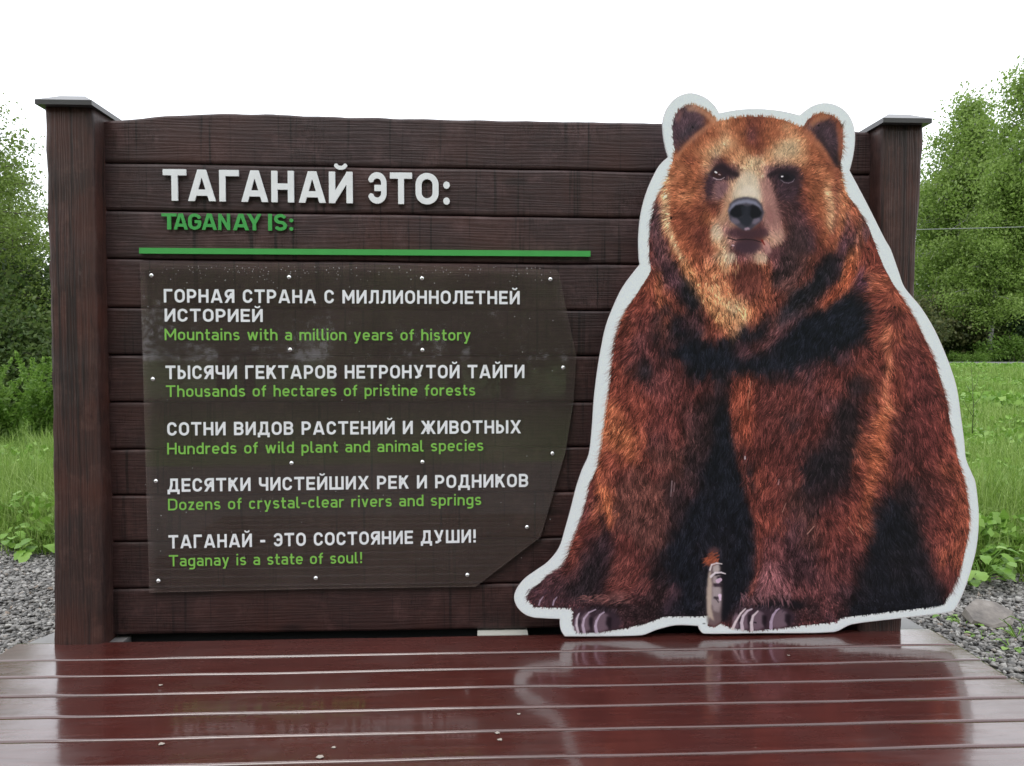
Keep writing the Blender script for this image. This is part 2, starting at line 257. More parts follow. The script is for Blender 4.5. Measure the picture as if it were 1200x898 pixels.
BPAL = dict(PAL,y=(180,122,80),o=(156,88,58),r=(134,70,50),b=(114,56,44),m=(94,47,42),d=(74,38,36),p=(94,54,54),e=(82,50,45),k=(44,31,33),u=(70,45,49),q=(132,84,86))
FPAL = dict(PAL,y=(198,146,100),w=(202,176,132),o=(182,118,78),r=(154,90,58),b=(126,68,48),x=(84,56,56),m=(106,56,45))
def bear_print(np):
    rng = np.random.RandomState(7)
    W = int((PX1-PX0)*PS); H = int((PY1-PY0)*PS)
    yy,xx = np.mgrid[0:H,0:W].astype(np.float32)
    X = (xx+.5)/PS+PX0; Y = (yy+.5)/PS+PY0
    def inside(poly, X=X, Y=Y):
        r = np.zeros(X.shape,bool); n=len(poly)
        for i in range(n):
            x1,y1=poly[i]; x2,y2=poly[(i+1)%n]
            if y1==y2: continue
            c = ((y1>Y)!=(y2>Y)) & (X < (x2-x1)*(Y-y1)/(y2-y1)+x1)
            r ^= c
        return r
    def blur(a, s):
        s*=PS; k=int(s*3)+1
        if s<.3: return a
        g=np.exp(-.5*(np.arange(-k,k+1)/s)**2); g/=g.sum()
        out=a
        for ax in (0,1):
            pad=[(0,0)]*out.ndim; pad[ax]=(k,k)
            p=np.pad(out,pad,mode='edge'); o=np.zeros_like(out)
            for i,wt in enumerate(g):
                sl=[slice(None)]*out.ndim; sl[ax]=slice(i,i+out.shape[ax]); o=o+wt*p[tuple(sl)]
            out=o
        return out
    def noise(scale, ax=1., seed=0):
        r=np.random.RandomState(seed); gh=int(H/(scale*PS))+3; gw=int(W/(scale*ax*PS))+3
        g=r.rand(gh,gw).astype(np.float32)
        fy=yy/(scale*PS); fx=xx/(scale*ax*PS); iy=fy.astype(int); ix=fx.astype(int)
        ty=fy-iy; tx=fx-ix; ty=ty*ty*(3-2*ty); tx=tx*tx*(3-2*tx)
        return (g[iy,ix]*(1-ty)*(1-tx)+g[iy+1,ix]*ty*(1-tx)+g[iy,ix+1]*(1-ty)*tx+g[iy+1,ix+1]*ty*tx)
    def field(rows, x0, step, sig, PAL):
        num=np.zeros((H,W,3),np.float32); den=np.zeros((H,W,1),np.float32)+1e-9
        for y,row in rows.items():
            for i,ch in enumerate(row):
                if ch=='.' : continue
                x=x0+i*step; R=sig*4.5
                a=max(0,int((x-R-PX0)*PS)); b=min(W,int((x+R-PX0)*PS)); c=max(0,int((y-R-PY0)*PS)); d=min(H,int((y+R-PY0)*PS))
                if a>=b or c>=d: continue
                g=np.exp(-((X[c:d,a:b]-x)**2+(Y[c:d,a:b]-y)**2)/(2*sig*sig))[...,None]
                num[c:d,a:b]+=g*np.array(PAL[ch],np.float32); den[c:d,a:b]+=g
        return np.where(den>1e-6,num/den,np.array((92,60,60),np.float32)), den
    # warp the lookup a little so that the blocks lose their grid
    B,_ = field(BODY,610,20,8.5,BPAL)
    F,fd = field(FACE,770,10,4.6,FPAL)
    m=((X>767)&(X<1008)&(Y<394)).astype(np.float32)*(fd[...,0]>.02); m=blur(m,3)[...,None]
    base=B*(1-m)+F*m
    def warp(img,amp,sc,seed):
        dx=(noise(sc,1,seed)-.5)*amp*PS; dy=(noise(sc,1,seed+1)-.5)*amp*PS
        return img[np.clip((yy+dy).astype(int),0,H-1),np.clip((xx+dx).astype(int),0,W-1)]
    body=(Y>394)|(X<767)|(X>1008)
    wb=warp(base,16,7,11); bm=blur(body.astype(np.float32),4)[...,None]
    base=base*(1-bm)+wb*bm
    def soft(img, poly, col, s=1., a=1.):
        mk=blur(inside(poly).astype(np.float32),s)[...,None]*a
        return img*(1-mk)+np.array(col,np.float32)*mk
    for poly,col,s,a in SHADES: base=soft(base,poly,col,s,a)
    # hair direction
    vx=np.zeros((H,W)); vy=np.zeros((H,W))
    for x,y,an in HAIR:
        w=1/((X-x)**2+(Y-y)**2+60)**1.6; r_=math.radians(an)
        vx+=w*math.cos(r_); vy+=w*math.sin(r_)
    ang=np.arctan2(vy,vx)
    fur=inside(FUR)
    img=np.zeros((H,W,3),np.float32)+np.array((222,229,236),np.float32)
    halo=blur(fur.astype(np.float32),3.5)[...,None]*.6
    img=img*(1-halo*.5)+np.array((225,205,170))*halo*.5
    img[fur]=base[fur]
    nz=noise(4.2,1,3)*.6+noise(9,1,33)*.4; nz2=noise(14,1,4); nz3=noise(2.5,1,5)
    soft_out=np.where(fur,1.,.42)*np.where(blur(fur.astype(np.float32),2.)<.12,.35,1.)
    bald=np.zeros((H,W),bool)
    for poly in BALD: bald|=inside(poly)
    def strokes(N, lmin,lmax, contrast, alpha, seed, lightbias=0., mask=None, wid=1):
        r=np.random.RandomState(seed)
        sx=r.uniform(PX0,PX1,N); sy=r.uniform(PY0,PY1,N)
        ix=np.clip(((sx-PX0)*PS).astype(int),0,W-1); iy=np.clip(((sy-PY0)*PS).astype(int),0,H-1)
        ok=fur[iy,ix]&~bald[iy,ix]
        if mask is not None: ok&=mask[iy,ix]
        sx,sy,ix,iy=sx[ok],sy[ok],ix[ok],iy[ok]; n=len(sx)
        facew=((sx>785)&(sx<985)&(sy<300)&(sy>120))
        facew2=((sx>765)&(sx<1000)&(sy<395)); L=r.uniform(lmin,lmax,n)*np.where(facew,.5,np.where(facew2,.72,1.))*np.where((sy<200)&facew,.75,1.)
        L=L*np.where((sy>704),.2,np.where(sy>690,.5,1.)); cw=np.where(facew,.55,1.)*np.where((sy<190)&facew,.7,1.)
        a=ang[iy,ix]+r.normal(0,.11,n)+(nz2[iy,ix]-.5)*.8
        c=base[iy,ix].copy()
        lum=c.mean(1)
        f=1+contrast*cw*(r.normal(0,.8,n)+(nz[iy,ix]-.5)*3.4+lightbias)
        f=np.clip(f,.35,1.9)
        c=c*f[:,None]
        up=np.clip(f-1,0,1)[:,None]; hl=.22*np.minimum(1,lum/100)[:,None]*up; c=c*(1-hl)+hl*np.array((230,180,140))
        bend=r.normal(0,.25,n)
        K=int(lmax*PS*1.1)+2
        for j in range(K):
            t=j/(K-1); al=alpha*(1-t)**.7*min(1,.35+t*3)
            aa=a+bend*t
            px=sx+np.cos(aa)*L*t; py=sy+np.sin(aa)*L*t
            for o in ((0,),(0,.8))[wid>1]:
                qx=((px-np.sin(aa)*o*(1-t)/PS-PX0)*PS).astype(int); qy=((py+np.cos(aa)*o*(1-t)/PS-PY0)*PS).astype(int)
                g=(qx>=0)&(qx<W)&(qy>=0)&(qy<H)
                qy_,qx_=qy[g],qx[g]; A=(al*soft_out[qy_,qx_])[:,None]
                img[qy_,qx_]=img[qy_,qx_]*(1-A)+c[g]*A
    strokes(60000,8,15,.30,.75,21,wid=2)
    strokes(60000,8,15,.36,.75,22)
    strokes(26000,8,15,.36,.8,23,lightbias=.25)
    strokes(16000,7,14,.30,.85,24,lightbias=.9)
    strokes(16000,6,12,.30,.7,25,lightbias=-1.0)
    strokes(9000,5,10,.34,.9,26,lightbias=1.3)
    for poly,col,s,a in TOPS:
        mk=blur(inside(poly).astype(np.float32),s)[...,None]*a
        img[:]=img*(1-mk)+np.array(col,np.float32)*mk
    r=np.random.RandomState(5); extra=[]
    for (xa,xb,ya,yb,an,n_,col,ln) in ((684,742,697,706,165,60,(158,106,98),9),(868,930,694,705,75,80,(156,110,112),9),(672,724,711,716,120,40,(84,68,76),5),(864,922,709,715,110,46,(92,76,86),5),(827,843,646,660,150,46,(186,96,62),7),(620,668,690,706,120,60,(88,62,72),7),(846,866,300,318,95,30,(206,160,112),9),(836,848,262,280,140,40,(214,188,150),7),(900,918,268,286,60,40,(204,162,136),7),(850,864,296,308,100,30,(226,202,164),6),(884,898,296,308,80,30,(220,190,156),6)):
        for _ in range(n_):
            x=r.uniform(xa,xb); y=r.uniform(ya,yb); t_=math.radians(an+r.normal(0,14)); L_=ln*r.uniform(.5,1.2); f_=r.uniform(.6,1.15)
            extra.append(([(x,y),(x+math.cos(t_)*L_,y+math.sin(t_)*L_)],1.1,.4,tuple(min(255,c_*f_) for c_ in col),.7))
    for pts,w0,w1,col,a in extra+LINES:     # tapered pen lines
        col=np.array(col,np.float32)
        for (x0,y0),(x1,y1),k in zip(pts[:-1],pts[1:],range(len(pts)-1)):
            R=max(w0,w1)+2; a0=max(0,int((min(x0,x1)-R-PX0)*PS)); a1=min(W,int((max(x0,x1)+R-PX0)*PS)+1)
            b0=max(0,int((min(y0,y1)-R-PY0)*PS)); b1=min(H,int((max(y0,y1)+R-PY0)*PS)+1)
            xs=X[b0:b1,a0:a1]; ys=Y[b0:b1,a0:a1]
            dx,dy=x1-x0,y1-y0; t=np.clip(((xs-x0)*dx+(ys-y0)*dy)/(dx*dx+dy*dy+1e-9),0,1)
            dd=np.hypot(xs-x0-t*dx,ys-y0-t*dy); T=(k+t)/(len(pts)-1); hw=(w0+(w1-w0)*T)/2
            mk=(np.clip((hw-dd)*PS+.5,0,1)*a)[...,None]
            sub=img[b0:b1,a0:a1]; img[b0:b1,a0:a1]=sub*(1-mk)+col*mk
    g_=img.mean(2,keepdims=True); img[:]=(g_+(img-g_)*.86)*np.where(fur[...,None],np.array((1.02,.985,1.03)),1.); img[fur]=255*(np.clip(img[fur],0,255)/255)**1.10*1.03; img*=(1+.05*(rng.rand(H,W,1)-.5))
    return np.clip(img,0,255), inside(PANEL)
# soft shapes under the hair: polygon, colour, edge softness, strength
SHADES = [
 ([(840,197),(844,190),(849,190),(856,200),(866,205),(860,213),(852,212),(842,214),(836,222),(836,234),(829,226),(829,210)],(58,42,52),1.8,.85),
 ([(838,216),(848,214),(852,218),(846,230),(838,232)],(134,100,92),2,.6),
 ([(822,200),(832,196),(826,212),(826,232),(832,246),(822,240),(818,220)],(158,96,66),2,.7),
 ([(842,240),(850,232),(856,222),(862,212),(868,208),(864,224),(856,240),(852,258),(848,262),(840,254)],(190,140,104),2,.6),
 ([(898,203),(908,198),(924,195),(932,197),(938,204),(939,215),(934,226),(926,236),(918,240),(911,232),(907,216)],(60,44,52),2.2,.85),
 ([(910,236),(924,234),(934,246),(936,262),(926,268),(916,258)],(86,56,54),3,.6),
 ([(836,243),(845,236),(851,232),(852,240),(846,250),(838,252),(834,248)],(120,62,48),2,.6),
 ([(852,236),(858,222),(868,214),(886,212),(894,222),(896,236)],(206,196,160),3,.6),
 ([(886,205),(893,213),(904,224),(910,245),(916,262),(920,275),(905,275),(896,262),(895,240),(890,225)],(172,126,112),3,.65),
 ([(780,225),(783,222),(786,245),(786,262),(792,280),(800,296),(807,308),(800,305),(790,290),(782,268),(779,245)],(232,190,138),1.5,.9),
 ([(787,165),(789,140),(800,127),(812,126),(820,130),(826,142),(814,155),(800,172),(793,179)],(80,60,68),2,.7),
 ([(806,150),(814,146),(818,152),(806,160),(799,170),(797,160)],(62,58,64),2,.6),
 ([(952,152),(958,142),(972,140),(981,147),(983,165),(980,185),(975,188),(967,175),(958,162)],(66,50,58),2,.75),
 # jaw line, collar folds
 ([(764,250),(770,236),(776,240),(778,268),(786,292),(796,312),(804,330),(796,330),(784,312),(768,300),(764,280)],(84,58,62),2.2,.75),
 ([(780,300),(790,316),(800,334),(808,352),(798,352),(786,334),(776,316)],(70,46,52),3,.6),
 ([(800,300),(808,308),(816,326),(830,346),(842,362),(850,378),(843,380),(828,362),(812,344),(800,322)],(206,140,88),2,.85),
 ([(786,240),(795,244),(800,262),(812,282),(822,300),(828,318),(820,320),(808,302),(796,282),(788,262)],(150,80,54),2.5,.5),
 ([(816,275),(826,262),(834,262),(832,276),(838,292),(836,312),(826,300)],(110,56,46),3,.6),
 ([(974,216),(979,220),(983,240),(982,262),(976,278),(966,290),(972,270),(977,248)],(120,62,48),1.6,.7),
 ([(984,225),(988,222),(989,250),(986,275),(980,292),(976,290),(982,268)],(186,112,74),1.5,.7),
 ([(982,282),(989,262),(992,240),(996,262),(992,290),(988,318),(976,330),(964,336),(972,315)],(76,50,58),2.2,.75),
 ([(964,222),(970,222),(977,240),(977,262),(973,276),(968,262),(968,240)],(216,176,130),2,.6),
 ([(918,254),(930,258),(944,262),(950,278),(952,296),(944,318),(932,336),(918,344),(908,330),(914,300),(918,280)],(72,52,52),4,.7),
 ([(896,392),(912,372),(930,362),(950,352),(958,352),(948,366),(930,378),(915,392),(905,412),(890,420),(876,418),(880,408),(890,404)],(98,62,62),3,.6),
 ([(880,150),(886,150),(884,164),(889,172),(880,168),(875,172)],(112,62,58),2.5,.6),
 # the black band under the collar and the black between the legs
 ([(796,398),(822,397),(845,408),(870,416),(900,408),(930,386),(960,360),(985,347),(1008,346),(1020,362),(1022,386),(1005,400),(975,410),(945,420),(915,430),(880,432),(850,430),(825,424),(806,420),(793,410)],(23,27,36),3,.85),
 ([(862,396),(876,400),(884,410),(880,418),(866,412)],(70,44,48),2.5,.6),
 ([(770,372),(786,378),(796,392),(788,398),(770,386),(758,376)],(52,36,38),3,.6),
 ([(838,430),(858,432),(852,450),(842,470),(836,460)],(32,30,36),3,.7),
 ([(842,470),(853,455),(855,500),(866,520),(872,560),(878,590),(884,612),(890,650),(884,690),(870,706),(862,720),(770,722),(800,690),(790,650),(800,610),(812,580),(828,540),(838,510)],(23,27,35),5,.85),
 ([(1028,610),(1050,600),(1070,606),(1082,640),(1098,680),(1108,700),(1100,710),(1060,714),(996,722),(1000,690),(1010,660),(1018,630)],(24,26,32),5,.8),
 ([(962,510),(985,470),(1000,462),(1004,480),(1000,520),(992,550),(985,575),(960,575),(948,555),(955,530)],(36,29,33),5,.75),
 ([(990,445),(1004,436),(1012,450),(1008,462),(994,462)],(36,30,34),3,.7),
 ([(928,345),(955,325),(970,300),(985,300),(985,318),(965,340),(945,365),(925,375),(915,385),(905,372)],(28,30,36),4,.75),
 ([(800,318),(812,330),(822,350),(822,360),(808,362),(798,340)],(30,32,38),3,.7),
 ([(750,418),(760,415),(764,430),(762,446),(752,444)],(34,34,40),3,.7),
 ([(690,640),(706,620),(716,650),(712,690),(690,704),(672,700),(660,690),(676,672)],(36,34,40),5,.6),
 # valley between the hind leg and the near foreleg, edges of the forelegs
 ([(704,592),(710,600),(716,630),(716,660),(708,690),(700,694),(704,660),(706,630)],(44,32,38),2.2,.7),
 ([(796,470),(806,500),(804,540),(792,580),(784,610),(796,610),(814,570),(824,530),(826,490),(812,462)],(52,38,40),4,.6),
 ([(858,440),(862,440),(864,505),(876,552),(890,590),(895,640),(890,680),(880,700),(876,698),(884,670),(886,640),(882,600),(870,560),(858,512)],(124,60,48),2,.65),
 ([(720,560),(740,552),(770,560),(778,580),(760,600),(735,600)],(110,66,56),5,.5),
 ([(770,440),(800,436),(812,460),(806,500),(780,510),(764,480)],(104,54,50),6,.5),
 ([(895,440),(930,440),(950,460),(940,480),(900,500),(886,470)],(98,52,48),6,.5),
 ([(1062,420),(1085,420),(1104,480),(1108,530),(1080,540),(1060,480)],(100,46,44),7,.5),
 ([(716,650),(740,640),(752,660),(745,690),(722,694),(712,680)],(110,62,56),5,.5),
 # sunlit edges
 ([(712,470),(720,462),(742,500),(752,530),(745,545),(730,525),(712,515),(704,545),(700,560),(697,552),(706,520)],(176,102,62),4,.55),
 ([(700,560),(712,570),(718,592),(717,620),(711,600),(702,576)],(188,106,62),2.2,.6),
 ([(1034,470),(1042,478),(1036,520),(1026,560),(1018,592),(1008,600),(1010,560),(1018,520),(1022,492)],(172,94,58),3,.65),
 ([(1040,370),(1046,385),(1045,430),(1040,452),(1046,478),(1034,486),(1032,450),(1038,420),(1036,390)],(182,110,74),2.2,.65),
 ([(830,345),(845,352),(860,372),(868,356),(880,362),(866,388),(858,398),(848,380),(836,366)],(196,146,94),3,.5),
 ([(870,440),(884,436),(886,470),(880,510),(868,520),(860,490),(857,460)],(150,72,48),4,.6),
 ([(858,310),(892,308),(896,330),(890,345),(880,352),(868,346),(858,328)],(98,54,46),4,.75),
 ([(992,305),(1004,300),(1006,320),(994,340),(978,352),(970,362),(962,358),(978,335),(990,322)],(184,88,52),3,.6),
 ([(1005,320),(1012,308),(1018,325),(1020,345),(1012,342)],(100,62,80),2.5,.7),
]
BALD = [[(853,240),(858,234),(872,231),(886,234),(893,242),(894,256),(888,266),(876,272),(862,268),(855,258)],
 [(851,191),(855,208),(848,212),(836,208),(832,200),(838,194)],[(908,204),(920,198),(934,202),(936,216),(922,220),(910,212)],
 [(862,268),(900,268),(892,292),(864,290)],
 [(676,741),(672,722),(682,712),(705,712),(724,722),(726,738)],[(862,735),(872,718),(890,711),(920,714),(928,732),(900,737)],
 [(828,735),(827,700),(833,662),(846,658),(848,700),(846,732)]]
N0=(28,30,36)
TOPS = [
 # smooth short hair of the muzzle, three planes
 ([(857,234),(861,218),(866,206),(874,200),(884,203),(890,214),(893,226),(893,238),(880,232),(866,232)],(210,200,170),2.6,.8),
 ([(866,226),(872,218),(882,218),(889,226),(890,234),(880,231),(868,231)],(228,220,194),2,.65),
 ([(852,226),(858,218),(857,236),(852,250),(851,262),(845,268),(843,256),(848,240)],(196,156,120),2.2,.65),
 ([(890,210),(898,212),(905,222),(911,244),(915,262),(919,274),(908,276),(899,264),(895,250),(893,232)],(172,128,114),2.4,.72),
 ([(899,240),(905,246),(908,262),(902,262),(898,252)],(146,98,92),2,.5),
 # head edge over the ears
 ([(790,184),(798,172),(812,158),(826,147),(838,141),(842,144),(830,151),(816,162),(803,174),(794,187)],(196,132,92),1.3,.6),
 ([(938,149),(948,154),(960,166),(972,182),(981,198),(979,204),(970,190),(958,174),(946,161)],(178,110,76),1.3,.6),
 ([(950,152),(954,150),(964,160),(975,176),(983,192),(980,196),(972,182),(961,166)],(48,36,42),1.5,.6),
 ([(792,177),(800,166),(812,153),(824,144),(828,146),(814,157),(803,169),(794,180)],(58,42,50),1.4,.5),
 # ear rims
 ([(804,127),(812,123),(822,126),(832,132),(840,142),(834,144),(826,136),(816,131),(806,131)],(204,156,116),1.4,.6),
 ([(792,140),(796,132),(802,128),(800,134),(795,146)],(150,104,92),1.2,.5),
 ([(948,145),(955,138),(966,135),(974,136),(968,141),(958,144),(952,150)],(190,128,86),1.4,.6),
 ([(980,142),(986,150),(988,166),(986,186),(983,190),(982,168),(980,152)],(168,96,64),1.4,.65),
 # brow ridges and eye lids
 ([(836,196),(846,192),(858,199),(868,204),(864,209),(854,205),(845,200),(838,202)],(44,32,38),1.3,.8),
 ([(898,204),(908,200),(922,199),(934,201),(936,205),(922,203),(910,205),(902,209)],(40,30,36),1.4,.8),
 ([(831,212),(836,218),(834,232),(830,226),(828,216)],(66,44,52),1.6,.6),
 ([(838,214),(850,213),(854,218),(848,228),(841,236),(838,226)],(124,92,98),1.8,.6),
 # chin and chest
 ([(862,308),(888,306),(894,322),(888,338),(878,346),(866,338),(860,322)],(92,48,40),4,.45),
 # nose
 ([(853,248),(855,239),(862,233),(874,230.5),(886,233),(893,240),(895.5,249),(893,258),(886,264),(879,270),(870,270),(862,264),(855,258)],(74,74,84),.9,.95),
 ([(854,246),(858,239),(866,235),(876,233.5),(886,236),(891,242),(892,246),(884,240),(874,238),(864,240),(857,246),(855,250)],(140,146,162),1.0,.85),
 ([(856,247),(862,241),(870,240),(874,243),(871,252),(866,256),(859,254),(855,251)],N0,.8,1),
 ([(877,243),(882,240),(889,243),(893,250),(890,255),(882,257),(877,252)],N0,.8,1),
 ([(868,242),(880,242),(879,255),(884,258),(876,267),(868,262),(864,256),(870,254)],(44,48,56),1,.9),
 ([(857,255),(864,257),(868,261),(863,263),(857,260)],(120,112,124),.9,.8),
 ([(883,257),(890,255),(891,259),(885,263),(881,262)],(128,120,132),.9,.8),
 # muzzle shade, mouth
 ([(856,268),(864,268),(876,272),(890,266),(898,268),(902,276),(892,280),(876,279),(858,278),(852,274)],(74,50,58),2,.8),
 ([(862,284),(876,281),(890,283),(892,290),(884,297),(870,297),(860,292)],(72,52,62),1.8,.85),
 ([(872,268),(876,266.5),(879,267),(878,269.5),(873,270)],(190,160,170),.6,.8),
 ([(892,284),(898,281),(902,286),(905,296),(899,298),(896,290)],(206,156,142),1.2,.7),
 ([(848,300),(856,296),(862,300),(858,306),(850,306)],(226,206,168),2,.7),
 ([(886,301),(894,298),(900,303),(894,308),(888,307)],(222,196,160),2,.7),
 ([(834,268),(842,264),(846,272),(842,282),(834,276)],(222,208,176),2,.7),
 ([(904,272),(914,270),(920,276),(917,284),(906,286)],(200,160,138),2,.6),
 # eyes
 ([(831,203),(836,198),(844,197),(850,201),(851,206),(845,211),(837,210)],(52,38,46),1,.9),
 ([(834,205),(838,200.5),(844,201),(847,205),(843,208.5),(837,208)],(66,42,40),.6,1),
 ([(911,207),(916,202),(925,202),(932,206),(932,211),(924,213.5),(915,212)],(34,30,38),1,.9),
 ([(914,208),(918,204),(924,205),(926,209),(921,211.5)],(26,22,28),.6,1),
 # feet: rear foot, near paw, far paw
 ([(674,733),(672,722),(678,716),(694,714),(712,712),(722,718),(730,730),(724,737),(700,741),(678,741)],(62,50,60),2,.75),
 ([(860,736),(868,722),(880,715),(900,711),(922,712),(932,720),(930,732),(900,737),(880,739)],(70,54,66),2,.7),
 ([(884,711),(900,704),(930,703),(944,709),(938,714),(912,711),(892,714)],(26,24,30),2,.85),
 ([(686,713),(700,709),(716,711),(710,717),(694,716)],(34,26,32),1.6,.8),
 ([(706,700),(722,692),(738,694),(730,700),(712,703),(696,706)],(166,106,98),2,.55),
 ([(672.5,738),(672.875,727),(676.25,720),(678.875,724),(679.25,736),(675.5,740)],(132,112,120),1.1,.75),
 ([(679.5,739),(677.9,731),(678.125,725),(680.8,727)],(30,22,30),1.1,.85),
 ([(680,739),(680.7,724),(687,717),(691.9,721),(692.6,737),(685.6,741)],(132,112,120),1.1,.75),
 ([(693.5,740),(690.08,732),(690.5,722),(694.8,724)],(30,22,30),1.1,.85),
 ([(695,739),(696.05,724),(705.5,717),(712.85,721),(713.9,737),(703.4,741)],(132,112,120),1.1,.75),
 ([(715.5,740),(710.12,732),(710.75,722),(716.8,724)],(30,22,30),1.1,.85),
 ([(858,736),(858.5,724),(863,717),(866.5,721),(867,734),(862,738)],(132,112,120),1.1,.75),
 ([(867.5,737),(865.2,729),(865.5,722),(868.8,724)],(30,22,30),1.1,.85),
 ([(868,737),(868.55,721),(873.5,714),(877.35,718),(877.9,735),(872.4,739)],(132,112,120),1.1,.75),
 ([(878.5,738),(875.92,730),(876.25,719),(879.8,721)],(30,22,30),1.1,.85),
 ([(880,737),(880.9,722),(889,715),(895.3,719),(896.2,735),(887.2,739)],(132,112,120),1.1,.75),
 ([(897.5,738),(892.96,730),(893.5,720),(898.8,722)],(30,22,30),1.1,.85),
 ([(903,735),(904.15,721),(914.5,714),(922.55,718),(923.7,733),(912.2,737)],(132,112,120),1.1,.75),
 ([(925.5,736),(919.56,728),(920.25,719),(926.8,721)],(30,22,30),1.1,.85),
 # upturned sole
 ([(829,732),(828,712),(828,690),(831,668),(834,661),(840,659),(846,664),(848,690),(847,712),(846,728),(838,734)],(120,104,102),1.2,.9),
 ([(829,722),(828,700),(830,672),(833,668),(835,690),(834,714),(837,728)],(196,182,158),1,.85),
 ([(836,690),(842,686),(845,698),(844,710),(838,716),(834,706)],(176,170,166),1.2,.8),
 ([(835,664),(842,661),(846,665),(843,671),(836,672)],(190,182,172),.8,.85),([(835,676),(842,673),(847,677),(845,684),(836,684)],(176,166,160),.8,.85),([(834,688),(842,686),(846,692),(844,699),(836,699)],(166,156,152),.8,.85),([(834,703),(841,701),(845,708),(843,718),(836,716)],(156,144,140),.9,.85),
 ([(836,671),(848,670),(849,674),(838,674.5)],(34,28,34),.6,.9),([(836,684),(846,684),(847,687.5),(837,687.5)],(54,44,50),.6,.85),([(836,699.5),(845,699.5),(846,702.5),(836,702)],(58,48,52),.6,.85),
 ([(843,660),(850,664),(852,700),(850,728),(846,730),(847,700)],(34,30,36),1.2,.85),
 ([(840,676),(849,675),(850,682),(842,684)],(34,30,36),.9,.9),
 ([(846,656),(856,660),(858,700),(852,730),(846,724),(850,700)],(26,27,34),2,.9),
 ([(826,656),(832,650),(840,652),(838,658),(832,663),(827,662)],(168,88,60),1.4,.8),
 ([(829,645),(836,641),(844,644),(840,650),(831,650)],(110,72,70),1.6,.7),
 ([(779,708),(788,694),(794,684),(796,688),(790,704),(786,718),(778,720)],(70,54,64),2.5,.7),
]
WH=(206,198,200)
LINES = [
 ([(836,208.5),(840,210.5),(845,210.5),(849,208)],1.3,.8,(200,180,178),.8),
 ([(838.2,201.6),(839.6,202.4)],1.9,1.9,(250,245,250),1),([(842.5,204.5),(844,205)],1.3,1,(215,190,190),.9),
 ([(915,211),(919,214),(924,214.8),(929,213),(931,210)],.8,.7,(160,148,156),.7),
 ([(916.2,207),(917.4,206.8)],1.9,1.6,(240,232,240),1),
 ([(853,279),(862,281.5),(874,280.5),(884,281.5),(892,284)],1.3,1,(36,26,32),.95),
 ([(893,282),(896,287)],2.6,1.5,(130,40,34),.9),
 ([(858,287.5),(860,288)],1.4,1.2,(225,205,210),.9),
 # claws: rear foot, near paw, far paw
 ([(631.5,709),(633,704),(636.5,699.5)],2.0,1.1,(178,160,172),.85),([(648,709),(649,704.5),(652.5,700)],2.2,1.1,(170,156,172),.85),
 ([(673.5,738),(673.5,730),(676,722),(679.5,718)],1.2,1.3,(120,104,118),.8),
 ([(677.5,741),(675.5,733),(676,725),(678.5,719.5)],3.2,1.5,WH,.9),([(684.5,741),(683,733),(684.5,725),(690,718),(698,714.5)],3.5,1.3,(186,172,184),.9),
 ([(699,741),(697.8,734),(699,728),(703,721),(708,717.5)],3.8,1.3,(186,172,186),.9),
 ([(858.5,737),(862,729),(868,719),(873.5,713.5)],3.5,1.5,(214,204,200),.95),([(870,738),(869,730),(871,722),(876,716),(881,714)],4.2,1.8,(200,188,192),.95),
 ([(881,738.5),(880.5,730),(882.5,722),(888,716.5)],4.2,1.8,(206,196,194),.95),([(903.5,736),(903.5,729),(906,721),(910,715.5),(913,713.5)],4.0,1.5,(176,160,176),.9),
 ([(832,668),(834,662),(840,660),(846,661)],2.2,1.3,(220,212,206),.9),([(833,676),(838,671.5),(845,671),(850,672.5)],3.0,1.3,(216,210,208),.95),
 ([(841.5,681),(844,679.5)],5.5,4.4,(206,180,196),.95),([(840.5,685),(844,687)],2.5,1.3,(80,64,78),.8),
 ([(843.5,698),(844,703)],4.0,2.4,(222,200,214),.95),([(838,700),(842,706)],1.5,1.3,(70,58,66),.8),
 # bright tear line, panel scratches, bolt heads
 ([(879.5,447),(878.5,458),(876.5,468),(876.5,480)],1.2,.8,(205,140,110),.7),
 ([(787.5,564),(786,582)],1.3,.8,(180,160,160),.7),([(790.5,566),(789.5,576)],1,.7,(170,150,150),.6),
 ([(946,626),(954,617)],1.1,.9,(210,160,140),.8),([(917,600),(921,590)],1,.9,(200,150,130),.7),
 ([(1006,614),(1012,622)],1,.9,(225,170,130),.7),([(994,618),(1000,627)],1,.9,(215,160,130),.7),
 ([(912,568),(913,562)],1.2,.9,(210,190,190),.6),([(873,538),(873,535)],1.6,1.3,(220,215,215),.8),
 ([(786.3,255),(786.6,256)],2.2,2.2,(22,16,18),.95),([(811.5,149),(812,149.5)],2.2,2.2,(28,20,24),.9),([(959,147),(959.5,147.5)],2,2,(30,18,20),.9),
 ([(1017,292),(1018,292)],2,2,(24,16,18),.9),([(1048,360),(1048.5,360.5)],2.2,2.2,(22,16,18),.95),
 ([(884,729.5),(886,730)],1.4,1.4,(30,24,30),.9),([(824,731),(826,731)],1,1,(40,40,40),.8),
]

